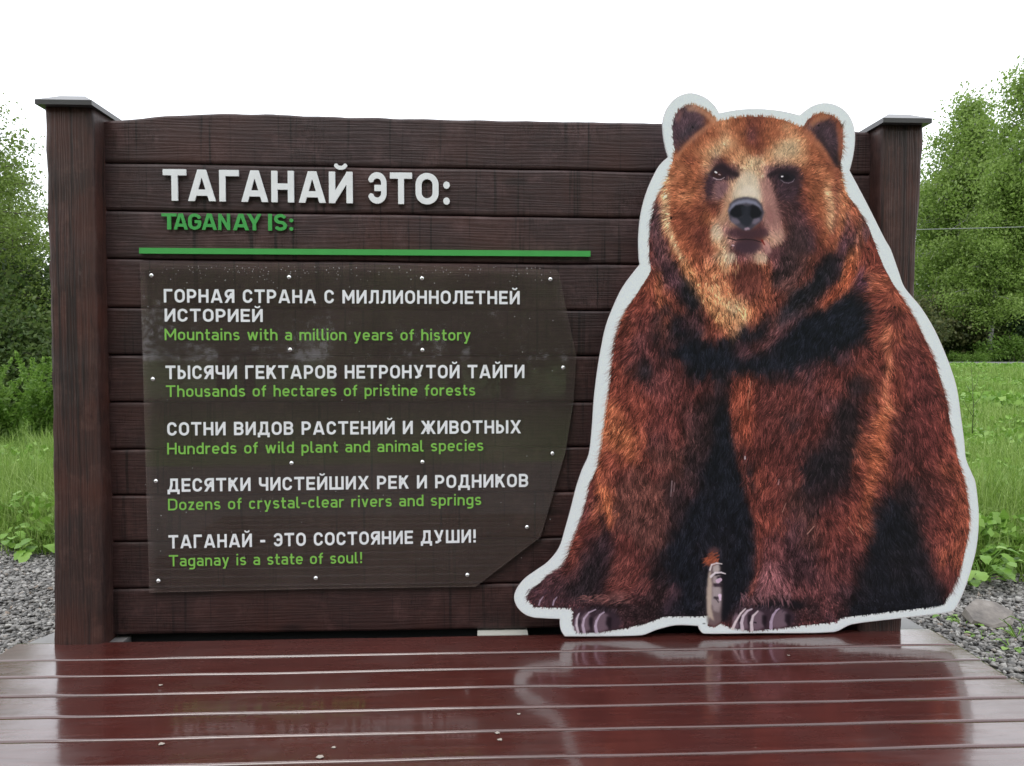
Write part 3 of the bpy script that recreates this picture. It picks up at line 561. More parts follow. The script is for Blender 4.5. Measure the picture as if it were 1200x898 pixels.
# ------------------------------------------------ frame of the board: s along the wall, off away from the camera, z up
cp,sp_=math.cos(PITCH),math.sin(PITCH)
def ray(px,py):
    x=(px-600)/900.; y=-(py-449)/900.
    return np.array((x,cp+y*sp_,-sp_+y*cp))
def on_deck(px,py,z=DECK):
    d=ray(px,py); return np.array((0,0,CAMZ))+d*((z-CAMZ)/d[2])
A0=on_deck(60,756); A1=on_deck(1058,739.5)
TH=math.atan2(A1[1]-A0[1],A1[0]-A0[0]); OX,OY=A0[0],A0[1]
UU=np.array((math.cos(TH),math.sin(TH),0)); NN=np.array((-math.sin(TH),math.cos(TH),0)); OO=np.array((OX,OY,0))
def B(px,py,off=0.):                       # photo point -> (s,z) on the upright plane at this offset
    d=ray(px,py); c=np.array((0,0,CAMZ)); t=(off-np.dot(c-OO,NN))/np.dot(d,NN); p=c+d*t-OO
    return float(np.dot(p,UU)),float(p[2])
def DK(px,py,z=DECK):                      # photo point -> (s,off) on the deck
    p=on_deck(px,py,z)-OO; return float(np.dot(p,UU)),float(np.dot(p,NN))
def frame(name,**k): return empty(name,(OX,OY,0),TH,**k)
def nwave(x,seed,amp):
    r=random.Random(seed); return sum(amp/(k+1)*math.sin(x*(2.1*(k+1)+r.random()*3)+r.random()*6.3) for k in range(6))
WALL=.085                                   # wall front behind the post fronts
# ------------------------------------------------ deck
deck=frame('deck',label='low wet deck of red-brown painted boards in front of the sign',cat='deck')
rows=[DK(400,y)[1] for y in (748,768.3,788.3,810,834.3,861.7,893.3)]
pitch=(rows[1]-rows[-1])/5.
edges=[rows[0]+.004]+[rows[1]-i*pitch for i in range(0,15)]
sL=(DK(0,766)[0]+DK(60,733)[0])/2; sR=(DK(1095,745)[0]+DK(1200,798)[0])/2
def deck_board(o1,o0,seed):                 # o1 back, o0 front; rounded front edge
    r=.0075; g=.0028; T=DECK; N=56; prof=[(o1-g,T-.03),(o1-g,T-.004),(o1-g-.004,T),(o1-g-.008,T)]
    prof+=[(o0+g+r+.005,T),(o0+g+r,T),(o0+g+r*.62,T-.0012),(o0+g+r*.3,T-.005),(o0+g+r*.08,T-.010),(o0+g,T-.016),(o0+g,T-.03)]
    e0=sL+random.uniform(-.008,.008); e1=sR+random.uniform(-.008,.008); V=[];F=[];n=len(prof)
    SS=[e0,e0+.004]+[e0+(e1-e0)*i/(N-2) for i in range(1,N-2)]+[e1-.004,e1]
    for s in SS:
        for j,(o,z) in enumerate(prof):
            wv=nwave(s*1.7,seed if j>2 else seed+1,.0011); zz=nwave(s*1.1,seed+50,.0006)+nwave(o*9+s,seed+9,.0003)
            V.append((s,o+wv,z+zz))
    for i in range(N):
        for j in range(n-1): F.append((i*n+j,(i+1)*n+j,(i+1)*n+j+1,i*n+j+1))
        F+=[tuple(range(n)),tuple(range(N*n,N*n+n))[::-1]]
    return V,F
for i in range(len(edges)-1):
    V,F=deck_board(edges[i],edges[i+1],i*7+1); me=mesh('deck_board',V,F,MD,True); me.polygons[-1].use_smooth=False; me.polygons[-2].use_smooth=False; me.set_sharp_from_angle(angle=R(50)); link('deck_board',me,deck)
V,F=merge([box(s,s+.05,edges[-1]+.05,edges[0]-.03,.0,DECK-.032) for s in np.linspace(sL+.03,sR-.08,6)]); obj('joist',V,F,MBLACK,deck)
# ends of the cross beams behind the deck, with a pale packing block under the wall
for nm,(a,b) in (('left',(sL-.005,DK(140,752)[0])),('right',(DK(1040,740)[0],sR))):
    V,F=box(a,b,.012,.30,DECK-.085,DECK-.012)
    if nm=='left': V=[(x+(.0 if x>a+.01 else (y-.012)*.35),y,z) for x,y,z in V]
    obj('cross_beam',V,F,MGREY,deck)
# ------------------------------------------------ the sign: posts, planks, letters, acrylic sheet
sign=frame('information_board',label='brown plank wall between two square posts with white and green lettering',cat='sign')
seam=[(190.5,199.7),(246.5,254.6),(303,309.5),(360,363.6),(416,417),(471,471.2),(527,524),(581,576.5),(635.5,629.7),(690.5,683)]
sa=B(100,400,WALL)[0]; sb=B(1045,300,WALL)[0]
def seamz(k,s):
    if k==10: z0=B(125,745.5,WALL); z1=B(690,736.5,WALL)
    else: z0=B(125,seam[k][0],WALL); z1=B(690,seam[k][1],WALL)
    return z0[1]+(z1[1]-z0[1])*(s-z0[0])/(z1[0]-z0[0])
TOPL=[B(x,y,WALL) for x,y in ((90,145),(120,142),(140,140.5),(150,139.5),(166,138),(182,136.3),(210,134.6),(237,133.4),(275,132.6),(345,134.2),(358,135.6),(392,136.4),(440,137.6),(485,138.6),(540,140),(640,141.8),(700,142.8),(775,144.2),(860,147),(930,150),(1005,153.8),(1060,156))]
def plank(k):
    N=110; g=.0014; V=[];F=[]; D=.055; r=.012; rt=.010
    for i in range(N+1):
        s=sa+(sb-sa)*i/N
        zb=seamz(k,s)+g+nwave(s*2,k*3+1,.0008)
        zt=(seamz(k-1,s)-g+nwave(s*2,k*3-2,.0008)) if k else float(np.interp(s,[p[0] for p in TOPL],[p[1] for p in TOPL]))+nwave(s*7,77,.0009)
        f=nwave(s*1.3,k+30,.0009)+WALL; m=(zb+zt)/2; h=(zt-zb)/2; b=nwave(s*3,k+80,.0012)
        prof=[(D,zt),(r*.95,zt),(r*.45,zt-rt*.12),(r*.15,zt-rt*.45),(0,zt-rt*1.05),(0,zt-rt*1.4),(-.0008+b,m+h*.45),(-.0014-b,m),(-.0008+b*.6,m-h*.45),(0,zb+rt*1.4),(0,zb+rt*1.05),(r*.15,zb+rt*.45),(r*.45,zb+rt*.12),(r*.95,zb),(D,zb)]
        for o,z in prof: V.append((s,f+o,z))
    n=15
    for i in range(N):
        for j in range(n): F.append((i*n+j,i*n+(j+1)%n,(i+1)*n+(j+1)%n,(i+1)*n+j))
    F+=[tuple(range(n))[::-1],tuple(range(N*n,N*n+n))]
    return V,F
for k in range(11):
    V,F=plank(k); o=obj('plank',V,F,MW,sign,True); t_=(.0,.05,.1,.2,.35,.8,.5,.9,1.,.85,.9)[k]; o.color=(1.0+.10*t_,1.0-.10*t_,1.0-.20*t_,1)
zbot=seamz(10,1.5); 
V,F=box(sa,sb,WALL+.03,WALL+.052,zbot+.01,seamz(0,1.5)); obj('added_dark_backing',V,F,MBLACK,sign)  # unseen black board added so the seams between planks read dark
V,F=box(sa+.02,sb-.02,WALL+.035,WALL+.15,.0,zbot+.035); obj('added_dark_gap_fill',V,F,MBLACK,sign)  # black block added as the dark void in the gap under the wall
b0=B(559.5,748,WALL-.03); b1=B(618.5,748,WALL-.03); V,F=box(b0[0],b1[0],WALL-.045,WALL+.03,.02,zbot-.004); obj('packing_block',V,F,MPALE,sign)
def post(name,cen,half,seed,depth=.20,z0=0,z1=2.2):
    N=70; V=[];F=[]; n=20
    for i in range(N+1):
        z=z0+(z1-z0)*i/N; c=cen(z); h=half(z)
        for j in range(n):
            a=2*math.pi*(j+.5)/n; cx,cy=math.cos(a),math.sin(a); e=.22
            x=math.copysign(abs(cx)**e,cx)*h; y=math.copysign(abs(cy)**e,cy)*depth/2
            wv=nwave(z*3+j*1.9,seed+j%5,.0016)+ (nwave(z*9,seed+j,.0010))
            V.append((c+x+math.copysign(wv,x)*(abs(cx)>.5),depth/2+y+wv*(abs(cy)>.5)*.8,z))
    for i in range(N):
        for j in range(n): F.append((i*n+j,i*n+(j+1)%n,(i+1)*n+(j+1)%n,(i+1)*n+j))
    F+=[tuple(range(n))[::-1],tuple(range(N*n,N*n+n))]
    return obj(name,V,F,MP,sign,True)
def cap(par,c,h,depth,z):
    a,b=c-h,c+h; f0,f1=-.028,depth+.03; t=.017
    V=[(a,f0,z),(b,f0,z),(b,f1,z),(a,f1,z),(a,f0,z+t),(b,f0,z+t),(b,f1,z+t),(a,f1,z+t)]
    i=.055; V+=[(a+i,f0+i+.01,z+t+.034),(b-i,f0+i+.01,z+t+.034),(b-i,f1-i,z+t+.034),(a+i,f1-i,z+t+.034)]
    F=[(0,3,2,1),(0,1,5,4),(1,2,6,5),(2,3,7,6),(3,0,4,7),(4,5,9,8),(5,6,10,9),(6,7,11,10),(7,4,8,11),(8,9,10,11)]
    obj('post_cap',V,F,MCAP,par)
def track(pts):
    q=sorted((B(x,y)[1],B(x,y)[0]) for x,y in pts); zs=[p[0] for p in q]; ss=[p[1] for p in q]
    return lambda z: float(np.interp(z,zs,ss))
l0=track([(50,126),(51.5,150),(51,175),(53,205),(53.5,250),(55.5,300),(57,350),(58,400),(58.5,440),(60,480),(60,520),(59.5,545),(61,580),(61,640),(61.5,700),(61.5,756)])
l1=track([(108,126),(109,200),(111,300),(113,400),(115,500),(118,600),(119.5,756)])
zt=B(80,125.5)[1]; p=post('post',lambda z:(l0(z)+l1(z))/2,lambda z:(l1(z)-l0(z))/2,5,.20,.0,zt); p['label']='left square post, taller and closer'
cap(p,(l0(zt)+l1(zt))/2,(l1(zt)-l0(zt))/2+.012,.20,zt)
r1=track([(1083.5,147),(1084,170),(1081.5,195),(1080.7,229),(1077,263),(1075,297),(1073,348),(1068,480),(1062,620),(1058,741)])
r0=track([(1034,147),(1033,200),(1031,300),(1026,400),(1017,560),(1007,741)])
zt=B(1058,146.5)[1]; p=post('post',lambda z:(r0(z)+r1(z))/2,lambda z:(r1(z)-r0(z))/2,9,.20,.0,zt); p['label']='right square post with tapering edge behind the bear panel'
cap(p,(r0(zt)+r1(zt))/2,(r1(zt)-r0(zt))/2+.012,.20,zt)
# ------------------------------------------------ lettering: drawn as pen strokes, contoured to outlines
def arc(cx,cy,rx,ry,a0,a1,n=14): return [(cx+rx*math.cos(R(a0+(a1-a0)*i/n)),cy+ry*math.sin(R(a0+(a1-a0)*i/n))) for i in range(n+1)]
def glyph(ch,a):
    """-> width, strokes [(points, closed, extend)], clip(y0,y1); cap height 1, pen half width a"""
    T=1-a; W=.72; X=.73; C=(0,1); L=a; r=.2
    def rr(l,b,rt,t,q): return arc(rt-q,t-q,q,q,0,90,7)+arc(l+q,t-q,q,q,90,180,7)+arc(l+q,b+q,q,q,180,270,7)+arc(rt-q,b+q,q,q,270,360,7)
    cap={}
    if ch in 'АA':
        w=.86; return w,[([(a*1.05,0),(w/2-.03,1)],0,.3),([(w-a*1.05,0),(w/2+.03,1)],0,.3),([(.2,.27),(w-.2,.27)],0,0)],C
    if ch in 'ТT': w=.74; return w,[([(0,T),(w,T)],0,0),([(w/2,0),(w/2,T)],0,0)],C
    if ch=='Г': return .62,[([(L,0),(L,T),(.62,T)],0,0),([(L,T-.1),(L,1)],0,0)],C
    if ch in 'НH': return W,[([(L,0),(L,1)],0,0),([(W-a,0),(W-a,1)],0,0),([(L,.5),(W-a,.5)],0,0)],C
    if ch in 'ОO': w=.74; return w,[(rr(L,a,w-a,T,(w-2*a)/2),1,0)],C
    if ch in 'СC': w=.70; q=(w-2*a)/2; return w,[(arc(w/2,T-q,q,q,8,180)+arc(w/2,a+q,q,q,180,352),0,0)],C
    if ch=='Э': w=.68; q=(w-2*a)/2; return w,[(arc(w/2,T-q,q,q,165,0)+arc(w/2,a+q,q,q,0,-165),0,0),([(.24,.5),(w-a,.5)],0,0)],C
    if ch in 'РP': w=.68; q=(T-.42)/2; return w,[([(L,0),(L,1)],0,0),([(L,T)]+arc(w-a-q,T-q,q,q,90,-90)+[(L,T-2*q)],0,0)],C
    if ch=='Я':
        w=.70; q=(T-.42)/2; return w,[([(w-a,0),(w-a,1)],0,0),([(w-a,T)]+arc(a+q,T-q,q,q,90,270)+[(w-a,T-2*q)],0,0),([(w*.52,.45),(a*1.05,0)],0,.3)],(0,1)
    if ch=='В': w=.70; return w,[([(L,0),(L,1)],0,0),([(L,T)]+arc(w-a-.22,T-.20,.20,.20,90,-90)+[(L,T-.40)],0,0),([(L,T-.40)]+arc(w-a-.21,(T-.40+a)/2,.21,(T-.40-a)/2,90,-90)+[(L,a)],0,0)],C
    if ch=='Е': w=.64; return w,[([(L,0),(L,1)],0,0),([(L,T),(w,T)],0,0),([(L,.5),(w-.05,.5)],0,0),([(L,a),(w,a)],0,0)],C
    if ch in 'ИЙ':
        w=.74; st=[([(L,0),(L,1)],0,0),([(w-a,0),(w-a,1)],0,0),([(L,a*.6),(w-a,1-a*.6)],0,0)]
        if ch=='Й': st.append((arc(w/2,1.27,.165,.15,200,340),0,-9)); return w,st,(0,1.3)
        return w,st,C
    if ch=='К': w=.72; return w,[([(L,0),(L,1)],0,0),([(.22,.42),(w-.11,1)],0,.3),([(.34,.56),(w-.09,0)],0,.3)],C
    if ch=='Л': w=.74; return w,[([(w-a,0),(w-a,1)],0,0),([(w-a,T),(.25,T)],0,.0),([(.03,a),(.08,a)]+arc(.06,a+.17,.17,.17,-80,-5)+[(.26,T)],0,0),([(.26,T-.1),(.26,1)],0,0)],C
    if ch=='М' or ch=='M': w=.88; return w,[([(L,0),(L,1)],0,0),([(w-a,0),(w-a,1)],0,0),([(L,1-a*.7),(w/2,.30),(w-a,1-a*.7)],0,0)],C
    if ch=='У': w=.78; return w,[([(a*1.05,1),(w/2+.03,.32)],0,.2),([(w-a*1.05,1.1),(w*.48,.2)]+arc(w*.40-.06,.2,.12,.2-a,-5,-88,6)+[(.12,a)],0,0)],C
    if ch=='Х': w=.80; return w,[([(a*1.1,0),(w-a*1.1,1)],0,.3),([(a*1.1,1),(w-a*1.1,0)],0,.3)],C
    if ch=='Ч': w=.68; return w,[([(w-a,0),(w-a,1)],0,0),([(L,1)]+arc(L+.17,.58,.17,.17,180,270,7)+[(w-a,.41)],0,0)],C
    if ch=='Ш': w=1.06; return w,[([(x,0),(x,1)],0,0) for x in (L,w/2,w-a)]+[([(L,a),(w-a,a)],0,0)],C
    if ch=='Ы': w=.92; q=(.60-a)/2; return w,[([(L,0),(L,1)],0,0),([(L,a+2*q)]+arc(.60-a-q,a+q,q,q,90,-90)+[(L,a)],0,0),([(w-a,0),(w-a,1)],0,0)],C
    if ch=='Ж': w=1.08; m=w/2; return w,[([(m,0),(m,1)],0,0),([(m-.1,.5),(m+.1,.5)],0,0),([(m+.06,.42),(w-.10,1)],0,.3),([(m+.12,.56),(w-.08,0)],0,.3),([(m-.06,.42),(.10,1)],0,.3),([(m-.12,.56),(.08,0)],0,.3)],C
    if ch=='Д': w=.86; return w,[([(w-.11-a,0),(w-.11-a,1)],0,0),([(w-.11-a,T),(.28,T)],0,0),([(.28,1),(.28,.5),(.17,a)],0,0),([(0,a),(w,a)],0,0),([(a*.9,2*a),(a*.9,-.17)],0,0),([(w-a*.9,2*a),(w-a*.9,-.17)],0,0)],(-.17,1)
    if ch=='G': w=.72; q=(w-2*a)/2; return w,[(arc(w/2,T-q,q,q,15,180)+arc(w/2,a+q,q,q,180,360)+[(w-a,.5),(w*.5,.5)],0,0)],C
    if ch=='N': w=.74; return w,[([(L,0),(L,1)],0,0),([(w-a,0),(w-a,1)],0,0),([(L,1-a*.6),(w-a,a*.6)],0,0)],C
    if ch=='Y': w=.80; return w,[([(w/2,0),(w/2,.45)],0,0),([(a*1.1,1),(w/2,.42)],0,.0001),([(w-a*1.1,1),(w/2,.42)],0,.0001),([(a*1.1-.05,1.08),(a*1.1,1)],0,0),([(w-a*1.1+.05,1.08),(w-a*1.1,1)],0,0)],C
    if ch=='I': return 2*a,[([(a,0),(a,1)],0,0)],C
    if ch=='S': w=.68; q=(.5-a)/2+.0; return w,[(arc(w/2,T-(T-.5)/2,w/2-a,(T-.5)/2,25,270,16)+arc(w/2,a+(.5-a)/2,w/2-a,(.5-a)/2,90,-155,16)[1:],0,0)],C
    if ch=='D': w=.72; q=.26; return w,[([(L,0),(L,1)],0,0),([(L,T)]+arc(w-a-q,T-q,q,q,90,0,7)+arc(w-a-q,a+q,q,q,0,-90,7)+[(L,a)],0,0)],C
    if ch==':': q=.115; return .25,[(arc(.125,q,.05,.05,0,360,8),1,-q+.05),(arc(.125,.62,.05,.05,0,360,8),1,-q+.05)],C
    if ch=='!': return .25,[([(.125,.33),(.125,1)],0,0),([(.125,.01),(.125,.19)],0,0)],C
    if ch=='-': return .42,[([(.02,.42),(.40,.42)],0,0)],C
    w=.56; xt=X-a; q=(w-2*a)/2; LC=(-.3,1.05)
    bowl=[(rr(L,a,w-a,xt,q*.98),1,0)]
    if ch=='o': return w,bowl,LC
    if ch=='a': w=.54; return w,[([(.05,xt-.02)]+arc(w-a-.17,xt-.17,.17,.17,90,0,7)+[(w-a,0)],0,0),(rr(L,a,w-a,a+.33,.155),1,0)],(0,X)
    if ch=='b': return w,bowl+[([(L,0),(L,1)],0,0)],(0,1)
    if ch=='d': return w,bowl+[([(w-a,0),(w-a,1)],0,0)],(0,1)
    if ch=='p': return w,bowl+[([(L,-.25),(L,X)],0,0)],(-.25,X)
    if ch=='g': return w,bowl+[([(w-a,X),(w-a,-.06)]+arc(w-a-.16,-.06,.16,.16,0,-90,7)+[(.09,-.22)],0,0)],(-.3,X)
    if ch=='c': w=.52; q=(w-2*a)/2; return w,[(arc(w/2,xt-q,q,q,35,180)+arc(w/2,a+q,q,q,180,325),0,0)],LC
    if ch=='e': q=(w-2*a)/2; return w,[([(L,.36),(w-a,.36)]+arc(w/2,xt-q,q,q,0,180)+arc(w/2,a+q,q,q,180,320),0,0)],LC
    if ch=='f': w=.36; return w,[(arc(.16+.17,T-.17,.17,.17,90,180,7)+[(.16,0)],0,0),([(.33,T),(w,T)],0,0),([(0,xt-.03),(w,xt-.03)],0,0)],C
    if ch=='h': return w,[([(L,0),(L,1)],0,0),(arc(w/2,xt-q,q,q,180,0)+[(w-a,0)],0,0)],C
    if ch=='n': return w,[([(L,0),(L,X)],0,0),(arc(w/2,xt-q,q,q,180,0)+[(w-a,0)],0,0)],(0,X)
    if ch=='m': w=.90; q=(w-2*a)/4; return w,[([(L,0),(L,X)],0,0),(arc(L+q,xt-q,q,q,180,0)+[(L+2*q,0)],0,0),(arc(L+3*q,xt-q,q,q,180,0)+[(w-a,0)],0,0)],(0,X)
    if ch=='r': w=.38; return w,[([(L,0),(L,X)],0,0),(arc(L+.22,xt-.22,.22,.22,180,75),0,0)],(0,X)
    if ch=='u': return w,[([(w-a,0),(w-a,X)],0,0),([(L,X)]+arc(w/2,a+q,q,q,180,360),0,0)],(0,X)
    if ch in 'il': 
        if ch=='i': return 2*a+.02,[([(a+.01,0),(a+.01,X)],0,0),([(a+.01,.88),(a+.01,.88+2*a)],0,0)],LC
        w=.26; return w,[([(L,1),(L,a+.1)]+arc(L+.1,a+.1,.1,.1,180,270,6)+[(w,a)],0,0)],C
    if ch=='s': w=.50; m=(xt+a)/2; return w,[(arc(w/2,(xt+m)/2,w/2-a,(xt-m)/2,30,270,14)+arc(w/2,(a+m)/2,w/2-a,(m-a)/2,90,-150,14)[1:],0,0)],(0,X)
    if ch=='t': w=.38; return w,[([(.15,.95),(.15,a+.12)]+arc(.27,a+.12,.12,.12,180,270,6)+[(w,a)],0,0),([(0,xt-.03),(w,xt-.03)],0,0)],C
    if ch=='v': w=.54; return w,[([(a,X),(w/2,a*.6)],0,.3),([(w-a,X),(w/2,a*.6)],0,.3)],(0,X)
    if ch=='w': w=.84; return w,[([(a,X),(w*.28,0),(w/2,X-.04),(w*.72,0),(w-a,X)],0,.0)],(0,X)
    if ch=='y': w=.56; return w,[([(a,X),(w/2,.06)],0,.1),([(w-a,X),(w*.40,-.12)]+[(.2,-.22),(.06,-.22)],0,0)],(-.27,X)
    if ch=='z': w=.48; return w,[([(0.02,xt),(w-.03,xt)],0,0),([(w-a*1.2,xt),(a*1.2,a)],0,0),([(.02,a),(w,a)],0,0)],(0,X)
    raise ValueError(ch)
def segdist(P,A,Bp,flat0,flat1):
    d=Bp-A; L=np.hypot(*d)+1e-9; u=d/L; q=P-A; t=q@u; n=q@np.array((-u[1],u[0]))
    dt=np.maximum(0-t,t-L)
    cap_=np.hypot(np.maximum(dt,0),n)
    out=cap_.copy()
    return t,L,n,out
def outline(ch,a,res=30):
    w,strokes,(c0,c1)=glyph(ch,a); h=1./res; x0,x1,y0,y1=-.1,w+.1,c0-.08,c1+.12
    nx=int((x1-x0)/h)+2; ny=int((y1-y0)/h)+2
    gx=x0+np.arange(nx)*h; gy=y0+np.arange(ny)*h+h*.37; P=np.stack(np.meshgrid(gx,gy),-1)
    D=np.full((ny,nx),9.)
    for pts,closed,ext in strokes:
        pts=[np.array(p,float) for p in pts]; aa=a if ext!=-9 else a*.62
        if closed: pts=pts+[pts[0]]; aa=a if ext==0 else -ext+.05*0
        if closed and ext<0: aa=.065
        if not closed and ext>0:
            d=pts[0]-pts[1]; pts[0]=pts[0]+d/np.hypot(*d)*ext
            d=pts[-1]-pts[-2]
            if ext>.05 and len(pts)==2 : pts[-1]=pts[-1]+d/np.hypot(*d)*(ext if ch not in 'ЯКЖУ' or ch=='К' else ext)
        m=len(pts)-1
        for i in range(m):
            A_,B_=pts[i],pts[i+1]; d=B_-A_; L_=np.hypot(*d)
            if L_<1e-7: continue
            u=d/L_; q=P-A_; t=q@u; n=np.abs(q@np.array((-u[1],u[0])))
            dist=np.hypot(np.maximum(np.maximum(-t,t-L_),0),n)-aa
            if not closed:
                if i==0: dist=np.where(t<0,np.maximum(n-aa,-t),dist)
                if i==m-1: dist=np.where(t>L_,np.maximum(n-aa,t-L_),dist)
                if i==0: dist=np.maximum(dist,-t)
                if i==m-1: dist=np.maximum(dist,t-L_)
            D=np.minimum(D,dist)
    D=np.maximum(D,np.maximum(c0-P[...,1],P[...,1]-c1))
    if ch in 'КЖ': pass
    V=[];F=[];idx={}
    def vid(key,p):
        if key not in idx: idx[key]=len(V); V.append(p)
        return idx[key]
    ins=D<0
    for j in range(ny-1):
        for i in range(nx-1):
            c=[(i,j),(i+1,j),(i+1,j+1),(i,j+1)]; s=[ins[y,x] for x,y in c]
            if not any(s): continue
            poly=[]
            for k in range(4):
                p,pn=c[k],c[(k+1)%4]
                if s[k]: poly.append(vid(p,(gx[p[0]],gy[p[1]])))
                if s[k]!=s[(k+1)%4]:
                    d0,d1=D[p[1],p[0]],D[pn[1],pn[0]]; t=min(max(d0/(d0-d1),.02),.98)
                    if p>pn: key=(pn,p)
                    else: key=(p,pn)
                    poly.append(vid(key,(gx[p[0]]+(gx[pn[0]]-gx[p[0]])*t,gy[p[1]]+(gy[pn[1]]-gy[p[1]])*t)))
            if len(poly)>2: F.append(tuple(poly))
    return w,V,F
_G={}
def gl(ch,a,res=42):
    if (ch,a) not in _G: _G[(ch,a)]=outline(ch,a,res)
    return _G[(ch,a)]
def extrude(V,F,th):
    n=len(V); cnt={}
    for f in F:
        for i in range(len(f)):
            e=(f[i],f[(i+1)%len(f)]); cnt[e]=1
    W=[(x,0,z) for x,z in V]+[(x,th,z) for x,z in V]; G=[tuple(f) for f in F]+[tuple(i+n for i in f[::-1]) for f in F]
    G+=[(b,a,a+n,b+n) for (a,b) in cnt if (b,a) not in cnt]
    return W,G
def put_line(par,name,text,px0,px1,yb0,yb1,caph,a,off,m,spacing=.15,space=.31,label=None):
    wd=[]; 
    for ch in text: wd.append(space if ch==' ' else glyph(ch,a)[0])
    tot=sum(wd)+spacing*(len(text)-1); s0,z0=B(px0,yb0,off); s1,z1=B(px1,yb1,off)
    h=(B(px0,yb0-caph,off)[1]-z0+B(px1,yb1-caph,off)[1]-z1)/2; kx=(s1-s0)/tot
    V=[];F=[];x=0
    def flush():
        if V: obj(name,V[:],F[:],m,par)
        V.clear(); F.clear()
    for ch,wc in zip(text,wd):
        if ch==' ': flush()
        else:
            _,GV,GF=gl(ch,a); o=len(V)
            V+=[(s0+(x+p[0])*kx, off, z0+(z1-z0)*((x+p[0])/tot)+p[1]*h) for p in GV]; F+=[tuple(i+o for i in f) for f in GF]
        x+=wc+spacing
    flush()
def put_big(text,spans,ytop,ybot,off,th,a,m,label):
    for ch,(x0,x1) in zip(text,spans):
        w,GV,GF=gl(ch,a,84); xc=(x0+x1)/2; yb=ybot(xc); s0,z0=B(x0,yb,off); s1,_=B(x1,yb,off); h=B(x0,ytop(xc),off)[1]-z0
        V,F=extrude([((p[0]/w)*(s1-s0),p[1]*h) for p in GV],GF,th)
        o=obj('letter',[(x,y,z) for x,y,z in V],F,m,sign); o.location=(s0,off,z0); o['label']=label
Z=lambda a,b,xa,xb:(lambda x:a+(b-a)*(x-xa)/(xb-xa))
put_big('ТАГАНАЙЭТО:',[(191,218.3),(220.3,252.7),(257,280),(282.7,314.2),(318,344.5),(350,381.8),(385.5,413.3),(431,453),(457,483),(487,514),(519,527.5)],Z(198,202.8,191,514),Z(235,239.8,191,514),WALL-.014,.007,.125*.78,MWHITE,'raised white letter of the heading')
put_big('TAGANAYIS:',[(189.3,207),(203.5,220),(220.5,235.8),(236.5,254),(255.8,269.5),(273,291.5),(289.5,306.5),(314.2,318.7),(321.2,336.2),(338.8,343.8)],Z(250,251,190,343),Z(268.8,270.6,190,343),WALL-.012,.006,.115*.82,MGREEN,'raised green letter under the heading')
q0=B(163,290.5,WALL-.016);q1=B(163,297.2,WALL-.016);q2=B(692,300.8,WALL-.016);q3=B(692,294.2,WALL-.016)
V,F=prism([q1,q2,q3,q0],WALL-.016,WALL-.004); obj('green_bar',V,F,MGREEN,sign,label='long thin raised green bar under the heading')
# acrylic sheet on stand-offs, with its printed lines and screws
GO=WALL-.020
sheet=[B(x,y,GO) for x,y in ((164,308),(300,308.5),(500,311),(652,316),(655,319),(664,364),(675.5,417),(672,470),(663,528),(648,580),(633.5,629),(557.5,687.5),(370,690),(175,694.5),(170,520))]
V,F=prism(sheet,GO,GO+.004); me=mesh('acrylic_sheet',V,F,MGLASS); me.materials.append(MGEDGE)
for p_ in me.polygons:
    if abs(p_.normal.y)<.5: p_.material_index=1
ac=link('acrylic_sheet',me,sign,label='clear acrylic sheet with cut corners screwed over the lower planks')
FO=GO-.0006
put_line(ac,'word','ГОРНАЯ СТРАНА С МИЛЛИОННОЛЕТНЕЙ',192,609,354.7,356.8,15.8,.091,FO,MTXT)
put_line(ac,'word','ИСТОРИЕЙ',193,308,377,377.5,15.2,.091,FO,MTXT)
put_line(ac,'word','Mountains with a million years of history',193,551.5,398.8,399.2,13.4,.069,FO,MGTXT,.13,.32)
put_line(ac,'word','ТЫСЯЧИ ГЕКТАРОВ НЕТРОНУТОЙ ТАЙГИ',194,614.5,444.5,443.2,15.8,.091,FO,MTXT)
put_line(ac,'word','Thousands of hectares of pristine forests',194.5,557,465.3,463.8,13.4,.069,FO,MGTXT,.13,.32)
put_line(ac,'word','СОТНИ ВИДОВ РАСТЕНИЙ И ЖИВОТНЫХ',196,610.5,510.7,508,15.6,.091,FO,MTXT)
put_line(ac,'word','Hundreds of wild plant and animal species',196,566.5,532.7,528.5,13.4,.069,FO,MGTXT,.13,.32)
put_line(ac,'word','ДЕСЯТКИ ЧИСТЕЙШИХ РЕК И РОДНИКОВ',196.5,619,576.8,570.8,15.6,.091,FO,MTXT)
put_line(ac,'word','Dozens of crystal-clear rivers and springs',197,564,598.3,592,13.4,.069,FO,MGTXT,.13,.32)
put_line(ac,'word','ТАГАНАЙ - ЭТО СОСТОЯНИЕ ДУШИ!',197.5,558,643,636,15.6,.091,FO,MTXT)
put_line(ac,'word','Taganay is a state of soul!',198,425,664,660.2,13.2,.069,FO,MGTXT,.13,.32)
def dome(r,n=12,k=4):
    V=[];F=[]
    for i in range(k):
        a=math.pi/2*i/k
        for j in range(n): V.append((r*math.cos(a)*math.cos(2*math.pi*j/n),-r*.75*math.sin(a),r*math.cos(a)*math.sin(2*math.pi*j/n)))
    V.append((0,-r*.75,0))
    for i in range(k-1):
        for j in range(n): F.append((i*n+j,i*n+(j+1)%n,(i+1)*n+(j+1)%n,(i+1)*n+j))
    for j in range(n): F.append(((k-1)*n+j,(k-1)*n+(j+1)%n,k*n))
    return V,F
dm=mesh('screw',*dome(.0078),MSTEEL,True)
for x,y in ((177.3,323),(338.7,325),(494.5,326.4),(645,327.5),(340,410),(495,410.4),(660,431),(179,444.5),(182.5,564),(185.5,681),(341.6,543),(495,541.6),(647.5,531.7),(617.7,618),(370,677.7),(547.7,674)):
    s,z=B(x,y,GO); o=link('screw',dm,ac); o.location=(s,GO,z)
V,F=[],[]
rd=random.Random(5)
